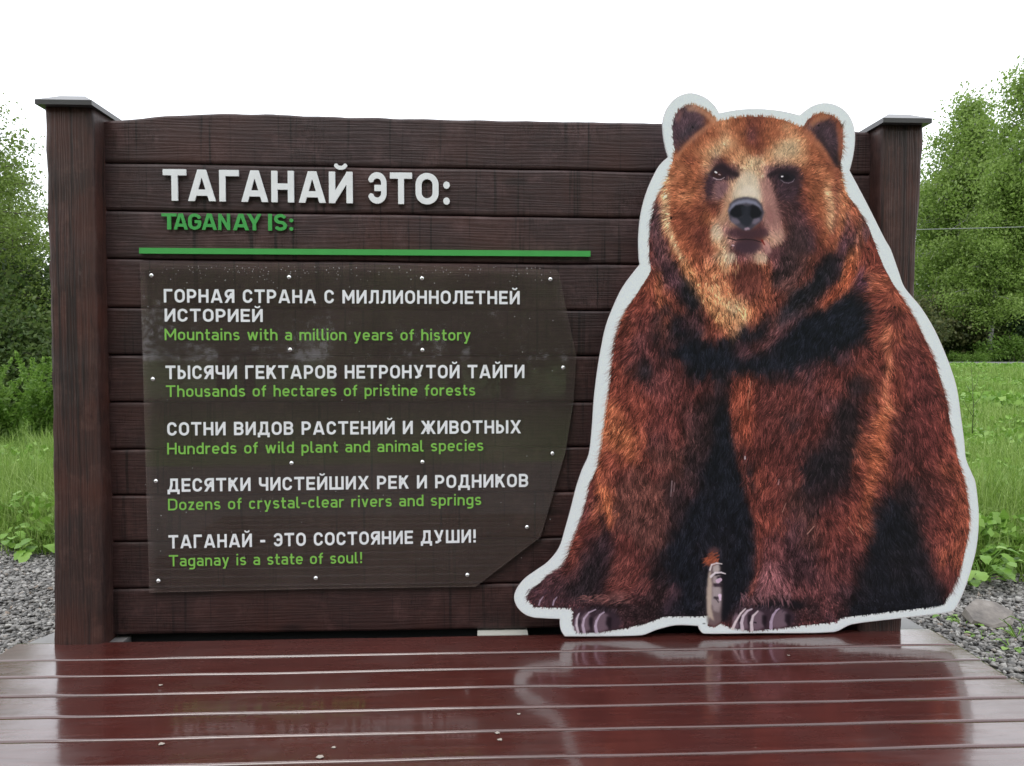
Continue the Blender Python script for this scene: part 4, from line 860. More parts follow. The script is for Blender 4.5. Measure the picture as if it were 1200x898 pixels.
for i in range(230):                        # rain drops along the top of the sheet
    x=rd.uniform(170,648) ; y=312+abs(rd.gauss(0,1))*9 if i<170 else rd.uniform(315,680)
    s,z=B(x,y,GO); r=rd.uniform(.0008,.002); v,f=dome(r,6,2); o=len(V); V+=[(a+s,b+GO,c*rd.uniform(1,1.3)+z) for a,b,c in v]; F+=[tuple(k+o for k in g) for g in f]
obj('rain_drop',V,F,MDROP,ac,True,kind='stuff')
# ------------------------------------------------ bear cut-out panel
BO=-.030
bear=frame('bear_cutout_panel',label='flat cut-out panel printed with a sitting brown bear, white border',cat='cut-out panel')
def smooth_loop(poly,sub=4):
    n=len(poly); out=[]
    for i in range(n):
        p0,p1,p2,p3=[np.array(poly[(i+k)%n],float) for k in (-1,0,1,2)]
        def corner(a,b,c):
            u=b-a; v=c-b; return np.dot(u,v)/(np.hypot(*u)*np.hypot(*v))<.75
        m1=(p2-p0)/2 if not corner(p0,p1,p2) else (p2-p1)*.5; m2=(p3-p1)/2 if not corner(p1,p2,p3) else (p2-p1)*.5
        L=np.hypot(*(p2-p1)); 
        for m in (m1,m2):
            k=np.hypot(*m)
            if k>L: m*=L/k
        for j in range(sub):
            t=j/sub; out.append(tuple((2*t**3-3*t**2+1)*p1+(t**3-2*t**2+t)*m1+(-2*t**3+3*t**2)*p2+(t**3-t**2)*m2))
    return out
PANEL=smooth_loop(PANEL)
loop=[B(x,y,BO) for x,y in PANEL]
V,F=prism(loop,BO,BO+.008); me=mesh('panel_board',V,F,MPANEL); me.materials.append(MEDGE)
for p_ in me.polygons:
    if abs(p_.normal.y)<.5: p_.material_index=1
bd=link('panel_board',me,bear)
img,ins=bear_print(np); H_,W_=ins.shape
er=ins.copy()
for dy in (-1,0,1):
    for dx in (-1,0,1): er&=np.roll(np.roll(ins,dy,0),dx,1)
vy,vx=np.mgrid[0:H_+1,0:W_+1]; PXg=vx/PS+PX0; PYg=vy/PS+PY0
dx_=(PXg-600)/900.; dy_=-(PYg-449)/900.; dirs=np.stack([dx_,cp+dy_*sp_,-sp_+dy_*cp],-1)
cc=np.array((0,0,CAMZ))-OO; tt=((BO-.0012)-cc@NN)/(dirs@NN); Pt=cc+dirs*tt[...,None]
SG=np.stack([Pt@UU,np.full(tt.shape,BO-.0012),Pt[...,2]],-1).reshape(-1,3)
jj,ii=np.nonzero(er); st=W_+1; v0=jj*st+ii; Q=np.stack([v0+st,v0+st+1,v0+1,v0],1)
used,inv=np.unique(Q,return_inverse=True); Q=inv.reshape(Q.shape)
me=mesh_np('bear_print',SG[used],Q,MPRINT)
lin=np.clip(img/255.,0,1); lin=np.where(lin<=.04045,lin/12.92,((lin+.055)/1.055)**2.4)*PRINT_GAIN
lin=np.minimum(lin,.86)
ca=me.attributes.new('ink','FLOAT_COLOR','FACE') if False else me.attributes.new('ink','FLOAT_COLOR','CORNER')
cols=np.ones((len(Q),4,4),np.float32); cols[...,:3]=lin[jj,ii][:,None,:]; ca.data.foreach_set('color',cols.ravel())
link('bear_print',me,bear,label='printed brown bear sitting, face towards the viewer')
for x,y in ((760,430),(930,250),(1090,560),(800,700)):       # brackets holding the panel off the wall
    s,z=B(x,y,BO); V,F=box(s-.02,s+.02,BO+.009,WALL-.001,z-.02,z+.02); obj('bracket',V,F,MBLACK,bear)

# ------------------------------------------------ ground, gravel, grass, road
def gz(x,y):
    t=np.clip((y-5)/23.,0,1); return t*t*(3-2*t)*.90+np.clip(y-34,0,400)*.004
def vnoise(x,y,seed=0):
    r=np.random.RandomState(seed); g=r.rand(64,64); xi=np.floor(x).astype(int); yi=np.floor(y).astype(int); tx=x-xi; ty=y-yi
    tx=tx*tx*(3-2*tx); ty=ty*ty*(3-2*ty); f=lambda a,b:g[a%64,b%64]
    return f(xi,yi)*(1-tx)*(1-ty)+f(xi+1,yi)*tx*(1-ty)+f(xi,yi+1)*(1-tx)*ty+f(xi+1,yi+1)*tx*ty
xs=np.concatenate([-np.geomspace(600,8,14),np.linspace(-7,7,29),np.geomspace(8,600,14)]); ys=np.concatenate([-np.geomspace(400,6,12),np.linspace(-5,45,101),np.geomspace(47,900,16)])
GX,GY=np.meshgrid(xs,ys); GZ=gz(GX,GY)-.004
V=np.stack([GX,GY,GZ],-1).reshape(-1,3); nx=len(xs); Fq=[]
for j in range(len(ys)-1):
    for i in range(nx-1): a=j*nx+i; Fq.append((a,a+1,a+nx+1,a+nx))
q=M('meadow_ground'); v=q.coord(); n1=q.noise(v,.8,6,.6); n2=q.noise(v,14,5,.7)
c=q.ramp(n1,[(.3,(.09,.18,.03)),(.55,(.14,.26,.05)),(.75,(.20,.33,.08))]); c=q.mix(q.mr(n2,.35,.65,0,.6),c,(.05,.07,.02)); MGROUND=q.set(c,.9,q.bump(n2,.8,.05))
link('ground',mesh_np('ground',V,Fq,MGROUND,True),kind='structure')
q=M('gravel_ground'); v=q.coord(); vo=q.n('TexVoronoi'); vo.inputs['Scale'].default_value=48; q.l(v,vo.inputs['Vector']); n1=q.noise(v,5,4)
c=q.mix(q.mr(n1,.3,.7,0,1),(.07,.068,.065),(.13,.125,.12)); MGRAV=q.set(c,.85,q.bump(vo.outputs['Distance'],.9,.012))
# edge between gravel and grass, metres from the camera line
def gedge(x): return 4.15+.62*(1/(1+np.exp(x*1.2)))+.10*np.sin(x*3.1)+.05*np.sin(x*11)
gx=np.linspace(-9,9,91); V=[];F=[]
for x in gx:
    e=float(gedge(x)); V+=[(x,-3,.004),(x,1,.004),(x,e-.2,.004),(x,e+.06,.002),(x,e+.14,-.03)]
for i in range(90):
    for j in range(4): a=i*5+j; F.append((a,a+5,a+6,a+1))
obj('gravel_bed',V,F,MGRAV,None,kind='structure')
def stones(n,x0,x1,y0,y1,smin,smax,seed,cond):
    r=np.random.RandomState(seed); t=(1+5**.5)/2
    ico=np.array([(1,.2,-.3),(.3,1,.1),(-1,.1,.2),(-.2,-1,-.1),(.25,-.1,1),(-.5,.3,.8),(0,0,-.8)],float)
    fc=np.array([(0,1,4),(4,1,5),(1,2,5),(2,3,5),(3,4,5),(3,0,4),(1,0,6),(2,1,6),(3,2,6),(0,3,6)])
    x=r.uniform(x0,x1,n); y=r.uniform(y0,y1,n); ok=cond(x,y); x,y=x[ok],y[ok]; n=len(x)
    s=np.exp(r.uniform(math.log(smin),math.log(smax),n))
    V=ico[None]*(1+r.uniform(-.35,.35,(n,7,1))+r.uniform(-.15,.15,(n,7,3))); V=V*np.stack([r.uniform(.8,1.3,n),r.uniform(.6,1,n),r.uniform(.35,.7,n)],-1)[:,None]
    a=r.uniform(0,6.3,n); tl=r.normal(0,.5,n)
    X=V[...,0]; Y=V[...,1]; Zz=V[...,2]; Y,Zz=Y*np.cos(tl)[:,None]-Zz*np.sin(tl)[:,None],Y*np.sin(tl)[:,None]+Zz*np.cos(tl)[:,None]
    X,Y=X*np.cos(a)[:,None]-Y*np.sin(a)[:,None],X*np.sin(a)[:,None]+Y*np.cos(a)[:,None]
    P=np.stack([X,Y,Zz],-1)*s[:,None,None]; P[...,0]+=x[:,None]; P[...,1]+=y[:,None]; P[...,2]+=(.004+s*.28+r.uniform(0,.012,n))[:,None]
    return P.reshape(-1,3),(fc[None]+7*np.arange(n)[:,None,None]).reshape(-1,3)
q=M('gravel_stone'); g=q.n('NewGeometry'); c=q.ramp(g.outputs['Random Per Island'],[(0,(.05,.048,.046)),(.35,(.15,.14,.13)),(.7,(.26,.245,.23)),(.93,(.40,.385,.36)),(1,(.22,.155,.11))]); n1=q.noise(q.coord(),60,4)
c=q.mix(q.mr(n1,.35,.65,0,.35),c,(.12,.12,.12)); MST=q.set(c,.55)
# keep the stones out from under the deck
def offdeck(x,y):
    s=(x-OX)*UU[0]+(y-OY)*UU[1]; o=(x-OX)*NN[0]+(y-OY)*NN[1]
    return ~((s>sL-.01)&(s<sR+.01)&(o<.30))
cond=lambda x,y: offdeck(x,y)&(y<gedge(x)+.05)&((np.abs(x)>1.5))
P1,F1=stones(42000,-3.6,-1.7,1.9,5.1,.006,.019,1,cond); P2,F2=stones(36000,1.7,3.6,1.9,4.6,.006,.020,2,cond); P3,F3=stones(9000,-1.7,1.7,3.0,4.9,.009,.022,3,lambda x,y:offdeck(x,y)&(y<gedge(x)))
link('gravel',mesh_np('gravel',np.concatenate([P1,P2,P3]),np.concatenate([F1,F2+len(P1),F3+len(P1)+len(P2)]),MST),kind='stuff')
# the flat broken rock on the gravel
rk=on_deck(1172,741,0.0)
q=M('rock_face'); v=q.coord(); n1=q.noise(v,9,6,.65); c=q.ramp(n1,[(.3,(.07,.06,.055)),(.55,(.19,.165,.145)),(.75,(.31,.285,.26))]); MROCK=q.set(c,.55,q.bump(n1,.6,.01))
top=[(-.105,.005),(-.075,.085),(.02,.12),(.085,.075),(.108,.0),(.055,-.045),(-.045,-.05)]; V=[];F=[]
for k in range(3):
    for i,(a,b) in enumerate(top):
        zz=(0,.028,.050)[k]+((b*.34+a*.12)*(k/2)); sc_=(.90,1.06,.97)[k]
        V.append((a*sc_+(.006,-.005,.004)[k]*math.sin(i*5+k*3),b*sc_+.005*math.cos(i*7+k),max(0,zz)))
n=len(top)
V.append((-.02,.02,.058)); 
for k in range(2):
    for i in range(n): F.append((k*n+i,(k+1)*n+i,(k+1)*n+(i+1)%n,k*n+(i+1)%n))
for i in range(n): F.append((2*n+(i+1)%n,2*n+i,3*n))
o=obj('rock',V,F,MROCK,None,label='flat brown broken rock lying on the gravel right of the deck',cat='rock'); o.location=(rk[0],rk[1]+.05,.005); o.rotation_euler=(0,0,.25)
def leafquads(P,size,r,droop=0.,aspect=1.6):
    n=len(P); d=r.normal(0,1,(n,3)); d[:,2]-=droop; d/=np.linalg.norm(d,axis=1)[:,None]; e=np.cross(d,r.normal(0,1,(n,3))); e/=np.linalg.norm(e,axis=1)[:,None]
    s=size*r.uniform(.6,1.35,(n,1)); a=d*s*aspect*.5; b=e*s*.5
    V=np.stack([P-a,P+b*.9-a*.1,P+a,P-b*.9-a*.1],1).reshape(-1,3)
    return V,4*np.arange(n)[:,None]+np.arange(4)[None]
# grass
def blades(x,y,z,h,wd,lean,r,bend=.5):
    n=len(x); a=r.uniform(0,6.283,n); b=r.uniform(0,6.283,n); ca,sa_=np.cos(a),np.sin(a); L=np.abs(r.normal(0,lean,n))
    T=np.array((0,.4,.75,1.)); P=[]
    for k,t in enumerate(T):
        cxp=x+np.cos(b)*L*h*t**1.8; cyp=y+np.sin(b)*L*h*t**1.8; cz=z+h*(t-bend*L*t*t*.6); ww=wd*(1-t)**.7*.5
        if k<3: P.append(np.stack([cxp-ca*ww,cyp-sa_*ww,cz],-1)); P.append(np.stack([cxp+ca*ww,cyp+sa_*ww,cz],-1))
        else: P.append(np.stack([cxp,cyp,cz],-1))
    V=np.stack(P,1).reshape(-1,3); o=7*np.arange(n)[:,None]
    T3=np.array([(0,1,3),(0,3,2),(2,3,5),(2,5,4),(4,5,6)])
    return V,(T3[None]+o[...,None]).reshape(-1,3)
r=np.random.RandomState(8)
GV=[];GF=[];cnt=0
def addg(n,y0,y1,h0,h1,wd,lean,clump,seed,wedge=False,edge=False,yp=1.):
    global cnt
    r=np.random.RandomState(seed); y=y0+(y1-y0)*r.rand(n)**yp
    if wedge:
        sgn=np.where(r.rand(n)<wedge,-1,1); x=sgn*r.uniform(.52,.74,n)*y+r.normal(0,.1,n)
    else: x=r.uniform(-1,1,n)*(y*.95+1.5)
    if edge: ok=(y>gedge(x)-r.exponential(.05,n))
    else: ok=y>gedge(x)
    dn=vnoise(x*clump+50,y*clump+50,seed); ok&=(r.rand(n)<.35+dn*.9)
    ok&=~((np.abs(y-ROADY(x))<1.1))
    x,y,dn=x[ok],y[ok],dn[ok]
    h=r.uniform(h0,h1,len(x))*(.55+.9*dn)*(1-.45*np.exp(-(y-gedge(x))*3.)); v,f=blades(x,y,gz(x,y)-.005,h,wd*r.uniform(.7,1.3,len(x)),lean,r)
    GV.append(v);GF.append(f+cnt);cnt+=len(v)
ROADY=lambda x: 30.3+0*x
addg(20000,4.0,8.5,.16,.40,.008,.55,1.1,31,edge=True)
addg(26000,4.0,8.5,.20,.46,.009,.6,1.3,32,wedge=.55,edge=True,yp=1.4)
addg(26000,8.5,20,.15,.34,.011,.5,.7,33)
addg(30000,8.0,22,.12,.32,.016,.5,.8,34,wedge=.3)
addg(22000,18,28.6,.08,.18,.03,.4,.5,35)
addg(22000,20,41,.08,.17,.025,.4,.5,36,wedge=.05)
link('grass',mesh_np('grass',np.concatenate(GV),np.concatenate(GF),ML_GRASS),kind='stuff')
# leafy herbs between the grass
r=np.random.RandomState(77); nn=5200; y=4.4+23.8*r.rand(nn)**1.7; x=np.where(r.rand(nn)<.6,np.where(r.rand(nn)<.3,-1,1)*r.uniform(.52,.75,nn)*y,r.uniform(-1,1,nn)*(y+1)); ok=(y>gedge(x)+.1)&(vnoise(x*.8+9,y*.8+9,3)>.45); x,y=x[ok],y[ok]
k=9; hx=np.repeat(x,k)+r.normal(0,.06,len(x)*k)*(1+np.repeat(y,k)*.06); hy=np.repeat(y,k)+r.normal(0,.06,len(x)*k); hz=gz(hx,hy)+r.uniform(.05,.30,len(hx))*np.where(hy>14,.5,1)
q_=np.stack([hx,hy,hz],-1); LV,LF=[],[]
nf=hy<11
for m_,sz in ((nf,.045),(~nf,.085)):
    a_,b_=leafquads(q_[m_],sz,r,-.1,1.5); LF.append(b_+sum(len(v) for v in LV)); LV.append(a_)
link('meadow_herbs',mesh_np('meadow_herbs',np.concatenate(LV),np.concatenate(LF),ML_WEED),kind='stuff')
# distant road
V=[];F=[]
for i,x in enumerate(np.linspace(-80,90,60)):
    for dy,dz in ((-1.6,-.05),(-1.3,.0),(1.3,.14),(1.9,.16),(2.6,-.05)): V.append((x,30.3+dy,float(gz(x,30.3+dy))+dz))
for i in range(59):
    for j in range(4): a=5*i+j; F.append((a,a+5,a+6,a+1))
obj('road',V,F,simple('road_gravel',(.17,.17,.17),.9),None,kind='structure')
# ------------------------------------------------ plants
def treemesh(h,spread,nleaf,lsize,seed,base=.22,droop=.6,prof=None,limbs=34,trunk=None,bark=MBARK,leaf=ML_BIRCH,sig=.33,stems=1,low=0.):
    r=np.random.RandomState(seed); rr_=random.Random(seed); tr=[]; cen=[]
    prof=prof or (lambda t: math.sin(math.pi*min(1,(t*.92+.08))**.8)**.7)
    trunk=trunk or h*.013
    for sidx in range(stems):
        bx,by=(0,0) if stems==1 else (rr_.uniform(-.25,.25)*spread,rr_.uniform(-.25,.25)*spread)
        hh=h*(1 if sidx==0 else rr_.uniform(.65,.95)); lean=(rr_.uniform(-.08,.08)*h,rr_.uniform(-.08,.08)*h)
        tp=[(bx+lean[0]*t*t+.02*h*math.sin(3*t+sidx),by+lean[1]*t*t+.015*h*math.cos(4*t),hh*.97*t) for t in np.linspace(0,1,9)]
        tr.append(tube(tp,[trunk*(1.15-t)**1.1+.004 for t in np.linspace(0,1,9)],7))
        for k in range(limbs//stems):
            t=base+(1-base)*((k+rr_.random())/(limbs//stems)); p=np.array([np.interp(t,np.linspace(0,1,9),[q[i] for q in tp]) for i in range(3)])
            a=k*2.4+rr_.uniform(-.5,.5); u=(t-base)/(1-base); L=spread*prof(u)*rr_.uniform(.65,1.15)
            up=rr_.uniform(.25,.8)*(1-.3*u); pts=[p]
            for m in range(1,6):
                f=m/5; pts.append(p+np.array((math.cos(a+f*.3)*L*f,math.sin(a+f*.3)*L*f,L*(up*f-droop*.75*f*f))))
            tr.append(tube(pts,[max(.004,trunk*.34*(1-.85*m/5)*(1-.5*u)) for m in range(6)],5,False))
            for m in range(int(5+L*2.2)):
                f=rr_.uniform(.25,1.05); q=p+np.array((math.cos(a+f*.3)*L*f,math.sin(a+f*.3)*L*f,L*(up*f-droop*.75*f*f)))
                q=q+np.array([rr_.gauss(0,.13*L),rr_.gauss(0,.13*L),rr_.gauss(0,.06*L)])
                cen.append((q,rr_.uniform(.5,1.25)))
                if rr_.random()<.35: tr.append(tube([p+(q-p)*.7,q,q+np.array((0,0,-.25*droop*L))],[.012*h/10,.008*h/10,.004],3,False))
    C=np.array([c[0] for c in cen]); Wt=np.array([c[1] for c in cen]); idx=r.choice(len(C),nleaf,p=Wt/Wt.sum())
    J=r.normal(0,1,(nleaf,3))*np.array((sig,sig,sig*.75))*Wt[idx][:,None]; J[:,2]-=np.abs(r.normal(0,droop*sig*1.6,nleaf))
    P=C[idx]+J; P[:,2]=np.maximum(P[:,2],low)
    V,F=leafquads(P,lsize,r,droop)
    tv,tf=merge(tr)
    return mesh('trunk',tv,tf,bark,True),mesh_np('crown',V,F,leaf)
def plant(name,ms,x,y,label,cat,group=None,rz=0.,sc=1.,z=None,sz=None):
    e=empty(name,(x,y,float(gz(x,y))-.02 if z is None else z),rz,label=label,cat=cat,group=group); e.scale=(sc,sc,sz or sc)
    link('trunk',ms[0],e); link('crown',ms[1],e); return e
def at(px,d): return (px-600)/900.*d,d
birch=treemesh(12.5,2.9,36000,.095,41,base=.2,droop=.75,bark=MBIRCH,sig=.42)
birch2=treemesh(10.5,2.5,34000,.095,47,base=.12,droop=.55,bark=MBIRCH,sig=.40)
birch3=treemesh(10.5,2.4,34000,.09,48,base=.24,droop=.5,bark=MBIRCH,sig=.36)
willow=treemesh(6.2,1.9,24000,.045,52,base=.10,droop=.35,limbs=44,sig=.24,leaf=ML_LEFT)
dark=treemesh(3.6,1.9,20000,.085,55,base=.05,droop=.3,limbs=36,sig=.33,stems=4,leaf=ML_DARK,low=.0)
olive=treemesh(3.1,1.7,15000,.10,58,base=.05,droop=.2,limbs=32,sig=.33,stems=4,leaf=ML_OLIVE,low=.0)
bright=treemesh(1.0,.9,5000,.05,60,base=.05,droop=.15,limbs=24,sig=.14,stems=6,leaf=ML_BRIGHT,low=.0)
def conifer(h,spread,seed):
    rr_=random.Random(seed); r=np.random.RandomState(seed); tr=[tube([(0,0,0),(.03,.02,h*.5),(0,0,h)],[h*.012,h*.008,.01],7)]; P=[]; D=[]
    for k in range(95):
        t=.10+.88*k/95; a=k*2.4; L=spread*(1-t)**.8*rr_.uniform(.7,1.1)+.1; p=np.array((0,0,h*t)); ts=np.linspace(0,1,5)
        pts=[p+np.array((math.cos(a)*L*f,math.sin(a)*L*f,L*(.15*f-.38*f*f))) for f in ts]; tr.append(tube(pts,[.02*(1-f)+.005 for f in ts],4,False))
        n=int(240*L/spread)+30; f=r.uniform(.1,1,n)**.7; s=r.normal(0,1,n)*.16*L*(1.2-f)
        P.append(np.stack([math.cos(a)*L*f-math.sin(a)*s,math.sin(a)*L*f+math.cos(a)*s,h*t+L*(.15*f-.38*f*f)-np.abs(r.normal(0,.05*L,n))],-1))
    P=np.concatenate(P); V,F=leafquads(P,.10,r,.8,2.6); tv,tf=merge(tr)
    return mesh('trunk',tv,tf,MBARK,True),mesh_np('crown',V,F,ML_CON)
spruce=conifer(9.5,2.6,70)
GT='trees along the far side of the meadow'
x,y=at(1192,35); plant('birch_tree',birch,x,y,'tallest pale green birch at the right edge beyond the road','tree',GT,0,1.07)
x,y=at(1122,38); plant('birch_tree',birch,x,y,'round topped birch just right of the right post, lower than its neighbour','tree',GT,2.1,.98)
x,y=at(1152,39); plant('birch_tree',birch,x,y,'birch between the round topped one and the tallest one','tree',GT,4.4,1.12)
x,y=at(1163,34); plant('birch_tree',birch3,x,y,'slim birch with a white trunk standing in front of the dark bushes','tree',GT,1.1,.82)
x,y=at(1092,41); plant('birch_tree',birch2,x,y,'small birch half hidden behind the right post','tree',GT,.7,.95)
x,y=at(1250,37); plant('birch_tree',birch2,x,y,'birch past the right edge behind the tallest one','tree',GT,3.2,1.2)
x,y=at(1190,34.5); plant('spruce_tree',spruce,x,y,'dark spruce with level drooping boughs in front of the tall birch','tree',GT,.5,.46)
x,y=at(1100,36); plant('dark_bush',olive,x,y,'olive green bush beside the bear panel beyond the road','bush','bushes at the foot of the far trees',.3,1.05)
x,y=at(1140,36); plant('dark_bush',dark,x,y,'dark green bush under the round topped birch','bush','bushes at the foot of the far trees',1.3,.85)
x,y=at(1180,36); plant('dark_bush',dark,x,y,'dark green bush at the foot of the spruce','bush','bushes at the foot of the far trees',2.6,.75)
x,y=at(1060,34); plant('dark_bush',olive,x,y,'olive bush hidden behind the bear panel','bush','bushes at the foot of the far trees',4.3,1.)
x,y=at(1188,33.4); plant('bright_shrub',bright,x,y,'bright green feathery shrub at the right edge by the road','shrub','bright low shrubs along the road',.3,1.35)
x,y=at(1150,33.2); plant('bright_shrub',bright,x,y,'low yellow green shrub in the middle of the roadside','shrub','bright low shrubs along the road',1.3,.62)
x,y=at(1120,33.2); plant('bright_shrub',bright,x,y,'low yellow green shrub nearest the bear panel by the road','shrub','bright low shrubs along the road',2.3,.6)
for i,(px,d,ms,sc) in enumerate(((-90,30,birch2,.95),(170,36,birch,.72),(300,37,birch2,.86),(430,38,birch,.7),(560,37,birch2,.85),(690,36,birch,.72),(820,38,birch2,.86),(950,37,birch,.74))):
    x,y=at(px,d); plant('birch_tree',ms,x,y,'green birch hidden behind the plank wall, '+('beyond its left post','first','second','third','fourth','fifth','sixth','seventh')[i]+(' from the left' if i else ''),'tree','trees hidden behind the plank wall',i*1.3,sc)
for i,(x,y,ms,sc) in enumerate(((-58,30,birch,1.),(-48,44,birch2,1.1),(-38,34,birch,.95),(-31,42,birch2,1.),(-24,33,birch2,1.05),(-17,40,birch,.8),(32,38,birch2,1.15),(40,36,birch,1.1),(49,44,birch2,1.2),(60,38,birch,1.))):
    plant('birch_tree',ms,x,y,'birch of the wood edge '+('left' if i<6 else 'right')+' of the picture, '+('outermost','second','third','fourth','fifth','nearest the wall')[i if i<6 else 9-i],'tree','wood edge beyond the frame',i*.9,sc)
GL='trees and bushes left of the sign'
x,y=at(-48,13); plant('leafy_tree',willow,x,y,'light green leafy tree at the left edge, its crown thin against the sky','tree',GL,.4,.86)
x,y=at(0,17); plant('leafy_tree',willow,x,y,'shorter leafy tree close behind the left post','tree',GL,2.4,.82)
x,y=at(12,12.2); plant('dark_bush',dark,x,y,'dark green bush filling the space left of the left post','bush',GL,.4,.62)
x,y=at(55,14.5); plant('dark_bush',dark,x,y,'dark green bush partly behind the left post','bush',GL,1.9,.8)
x,y=at(-60,14); plant('dark_bush',dark,x,y,'dark bush just outside the left edge','bush',GL,3.,.95)
# ferny sprays and broad-leaved weeds near the gravel
def sprays(h,n,seed,lsize):
    rr_=random.Random(seed); r=np.random.RandomState(seed); tr=[];P=[]
    for k in range(n):
        a=rr_.uniform(0,6.28); L=h*rr_.uniform(.6,1.1); ln=rr_.uniform(.2,.7); ts=np.linspace(0,1,7)
        pts=[(math.cos(a)*ln*L*t**1.4,math.sin(a)*ln*L*t**1.4,L*(t-.25*ln*t*t)) for t in ts]; tr.append(tube(pts,[.006*(1-t)+.0015 for t in ts],4,False))
        for t in np.linspace(.15,1,26):
            c=np.array([np.interp(t,ts,[p[i] for p in pts]) for i in range(3)])
            for s in (-1,1):
                for u in (.4,.8,1.2): P.append(c+np.array((-math.sin(a)*s,math.cos(a)*s,.2))*h*.10*(1.1-t)*u)
    V,F=leafquads(np.array(P),lsize,r,.2,2.2); tv,tf=merge(tr); return mesh('stem',tv,tf,ML_WEED,True),mesh_np('foliage',V,F,ML_BRIGHT)
fern=sprays(1.15,16,81,.034)
def small(name,ms,x,y,label,cat,group,rz,sc):
    e=empty(name,(x,y,float(gz(x,y))-.01),rz,label=label,cat=cat,group=group); e.scale=(sc,)*3; link('stem',ms[0],e); link('foliage',ms[1],e)
for px,d,sc,lb in ((8,9.3,1.,'bright feathery weed at the far left edge behind the tall grass'),(48,9.8,1.05,'bright feathery weed touching the left post'),(-30,9.,1.,'feathery weed outside the left edge')):
    x,y=at(px,d); small('feathery_weed',fern,x,y,lb,'weed','feathery weeds behind the tall grass',px,sc)
def broad(n,seed,size,h):
    rr_=random.Random(seed); V=[];F=[];tr=[]
    for k in range(n):
        a=rr_.uniform(0,6.28); L=h*rr_.uniform(.5,1.15); d=rr_.uniform(.25,.9)*h; e=np.array((math.cos(a)*d,math.sin(a)*d,L*.8)); tr.append(tube([(0,0,0),e*np.array((.5,.5,.75)),e],[.004,.003,.002],4,False))
        sz=size*rr_.uniform(.6,1.2); ax=np.array((math.cos(a),math.sin(a),rr_.uniform(-.5,.2))); ax/=np.linalg.norm(ax); sd=np.cross(ax,(0,0,1)); sd/=np.linalg.norm(sd); up=np.cross(sd,ax); o=len(V)
        for t,wv in ((0,.05),(.15,.32),(.3,.5),(.45,.40),(.6,.5),(.78,.28),(.9,.2),(1,0)):
            c=e+ax*sz*t*1.25-np.array((0,0,.25))*sz*t*t
            V+= [c-sd*sz*wv+up*sz*.12*(wv>.3),c,c+sd*sz*wv+up*sz*.12*(wv>.3)]
        for i in range(7):
            b=o+3*i; F+=[(b,b+1,b+4,b+3),(b+1,b+2,b+5,b+4)]
    tv,tf=merge(tr); return mesh('stem',tv,tf,ML_WEED,True),mesh('foliage',V,F,ML_WEED,True)
br=[broad(22,90+i,.085,.24) for i in range(2)]
for i,(px,py,sc,lb) in enumerate(((1150,684,1.,'broad leaved weed at the gravel edge beside the bear panel'),(1172,668,.95,'broad leaved weed in front of the grass, second from the panel'),(1196,676,.85,'broad leaved weed at the right edge above the rock'),(1136,690,.7,'small broad leaved weed tucked against the bear panel'),(12,648,.8,'broad leaved weed at the left edge of the gravel'),(50,652,.75,'light green broad leaved weed touching the left post'))):
    p=on_deck(px,py,0.); small('broad_leaved_weed',br[i%2],p[0],p[1],lb,'weed','broad leaved weeds at the gravel edge',i*1.7,sc)
mini=broad(7,99,.03,.07)
for i,(px,py,sc) in enumerate(((1128,735,1.),(1150,750,.8),(1185,765,1.),(1108,728,.8),(1160,775,.7),(1192,752,1.1))):
    p=on_deck(px,py,0.); small('gravel_weed',mini,p[0],p[1],'tiny green weed in the gravel, '+('left of the rock by the deck edge','right of the rock at the picture edge','at the lower right corner of the gravel','closest to the bear panel','between the deck edge and the rock','right below the rock')[(0,2,2,3,4,5)[i] if i!=1 else 1],'weed','tiny weeds in the gravel',i*1.1,sc)
x,y=at(1140,9.5); V,F=merge([tube([(0,0,0),(.02,0,.5),(-.01,.02,1.05)],[.007,.005,.002],5)]+[tube([(0.01,0,z),(.01+dx*.5,0,z+.10),(.01+dx,.03,z+.24)],[.004,.003,.0015],4,False) for z,dx in ((.25,.14),(.4,-.13),(.52,.16),(.62,-.1),(.72,.09))])
sap=empty('sapling',(x,y,float(gz(x,y))),0,label='thin bare sapling standing in the meadow right of the bear panel',cat='sapling'); link('trunk',mesh('trunk',V,F,simple('sapling_bark',(.07,.10,.03),.8),True),sap)
rs=np.random.RandomState(4); LV,LF=leafquads(np.stack([rs.normal(0,.11,90),rs.normal(0,.06,90),rs.uniform(.3,1.1,90)],-1),.03,rs); link('foliage',mesh_np('foliage',LV,LF,ML_WEED),sap)
# grass stalk curling over the rock
p=on_deck(1192,752,0.); V,F=merge([tube([(0,0,0),(-.03,0,.05),(-.06,0,.085),(-.03,0,.10),(.01,0,.08),(.03,0,.03)],[.0022]*6,4,False)]+[tube([(0,0,0),(.02*k,0,.06),(.05*k,0,.09)],[.002,.002,.001],4,False) for k in (-1.6,1.2)])
o=obj('grass_tuft',V,F,ML_WEED,None,True,label='curled grass stalks in front of the flat brown rock',cat='grass'); o.location=(p[0],p[1],.01)
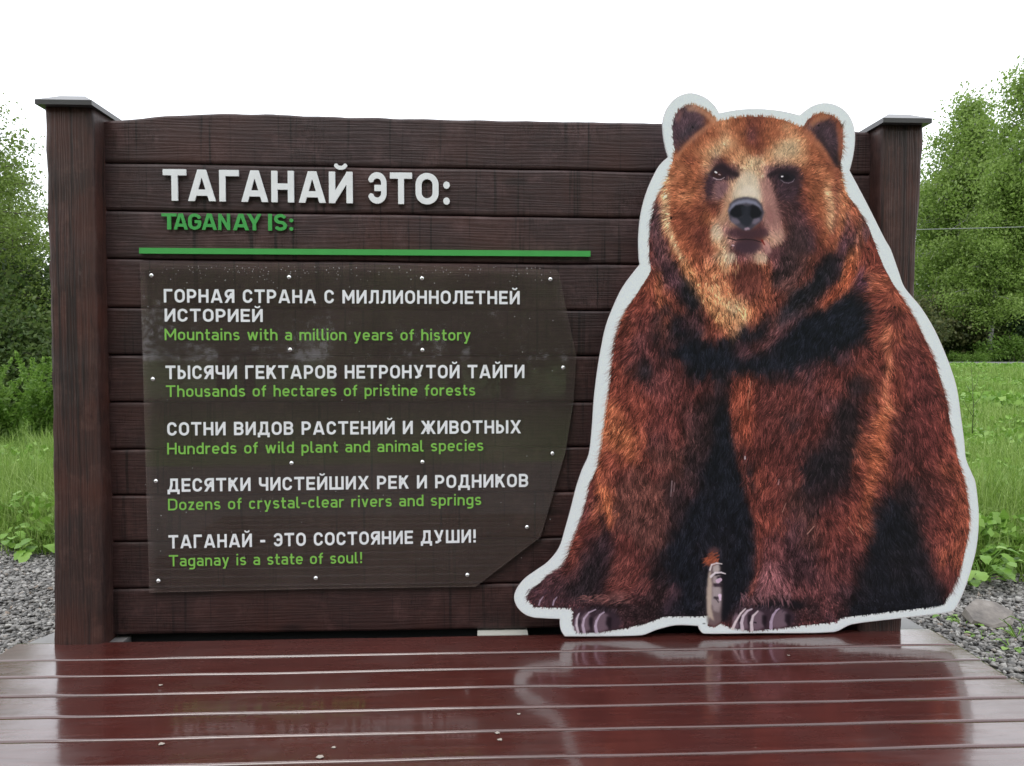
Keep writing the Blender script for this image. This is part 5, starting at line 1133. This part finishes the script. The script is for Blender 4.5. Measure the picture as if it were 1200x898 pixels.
# overhead wire with its poles
PA=(-6.,33.,0.); PB=(46.,30.,0.)
zA=float(CAMZ+(420-276)/900.*33); zB=zA+.9
for (px_,py_,_),z_,lb in ((PA,zA,'wooden utility pole hidden behind the plank wall'),(PB,zB,'wooden utility pole outside the right edge')):
    g_=float(gz(px_,py_)); e=empty('utility_pole',(px_,py_,g_),0,label=lb,cat='utility pole',group='poles carrying the wire'); h_=z_-g_
    link('pole',mesh('pole',*tube([(0,0,-.3),(0,0,h_+.2)],[.12,.09],10),MBARK),e); link('crossarm',mesh('crossarm',*box(-.06,.06,-.6,.6,h_-.02,h_+.08),MBARK),e)
pts=[(PA[0]+(PB[0]-PA[0])*t,PA[1]+(PB[1]-PA[1])*t,zA+(zB-zA)*t-.5*4*t*(1-t)+.1) for t in np.linspace(0,1,24)]
obj('overhead_wire',*tube(pts,[.010]*24,5),simple('wire_aluminium',(.34,.35,.36),.6),None,label='thin pale overhead wire crossing in front of the right trees',cat='wire')
MPETAL=simple('petal',(.36,.32,.28),.6)
# fallen petals on the deck
for i,(px,py,sz,wh) in enumerate(((188,804,.006,'left of centre, on the third board'),(189,873,.008,'near the front left of the lettering reflection'),(391,877,.006,'beside the largest petal'),(375,888,.010,'largest, near the front edge'),(583,860,.007,'in the middle, back one of a pair'),(586,868,.007,'in the middle, front one of a pair'),(608,838,.005,'small, on a joint right of the middle'),(924,769,.005,'tiny, on the second board under the bear'))):
    p=on_deck(px,py,DECK); V=[];F=[]
    for k in range(10):
        a=2*math.pi*k/10; V.append((math.cos(a)*sz*(1+.3*math.sin(3*a+i)),math.sin(a)*sz*.9,.0012+.002*math.sin(2*a+i)**2))
    V.append((0,0,.0008)); F=[(k,(k+1)%10,10) for k in range(10)]
    o=obj('petal',V,F,MPETAL,None,True,label='pale fallen petal on the wet deck, '+wh,cat='petal',group='pale petals on the deck'); o.location=(p[0],p[1],DECK+.001)
# forest edge behind the photographer, seen only as reflections in the wet boards and the sheet
for i,(x,y,ms,sc) in enumerate(((-13,-13,birch,1.0),(-8.5,-12,birch2,1.15),(-5,-13,birch,.95),(-1.8,-12,birch2,1.),(1.5,-13,birch2,1.2),(5,-12,birch,1.05),(8.5,-13,birch2,1.1),(12,-12,birch,1.),(16,-13,birch2,1.1),(-11,-17,birch,1.2),(-6.5,-17,birch2,1.3),(-3,-17,birch,1.2),(0,-17,birch,1.25),(3.5,-17,birch2,1.3),(7,-17,birch,1.2))):
    plant('birch_tree',ms,x,y,'birch behind the photographer, seen only in reflections, '+('first','second','third','fourth','fifth','sixth','seventh','eighth','ninth')[i%9]+' from the left, '+('front row' if i<9 else 'rear row'),'tree','trees behind the photographer',i*1.9,sc)
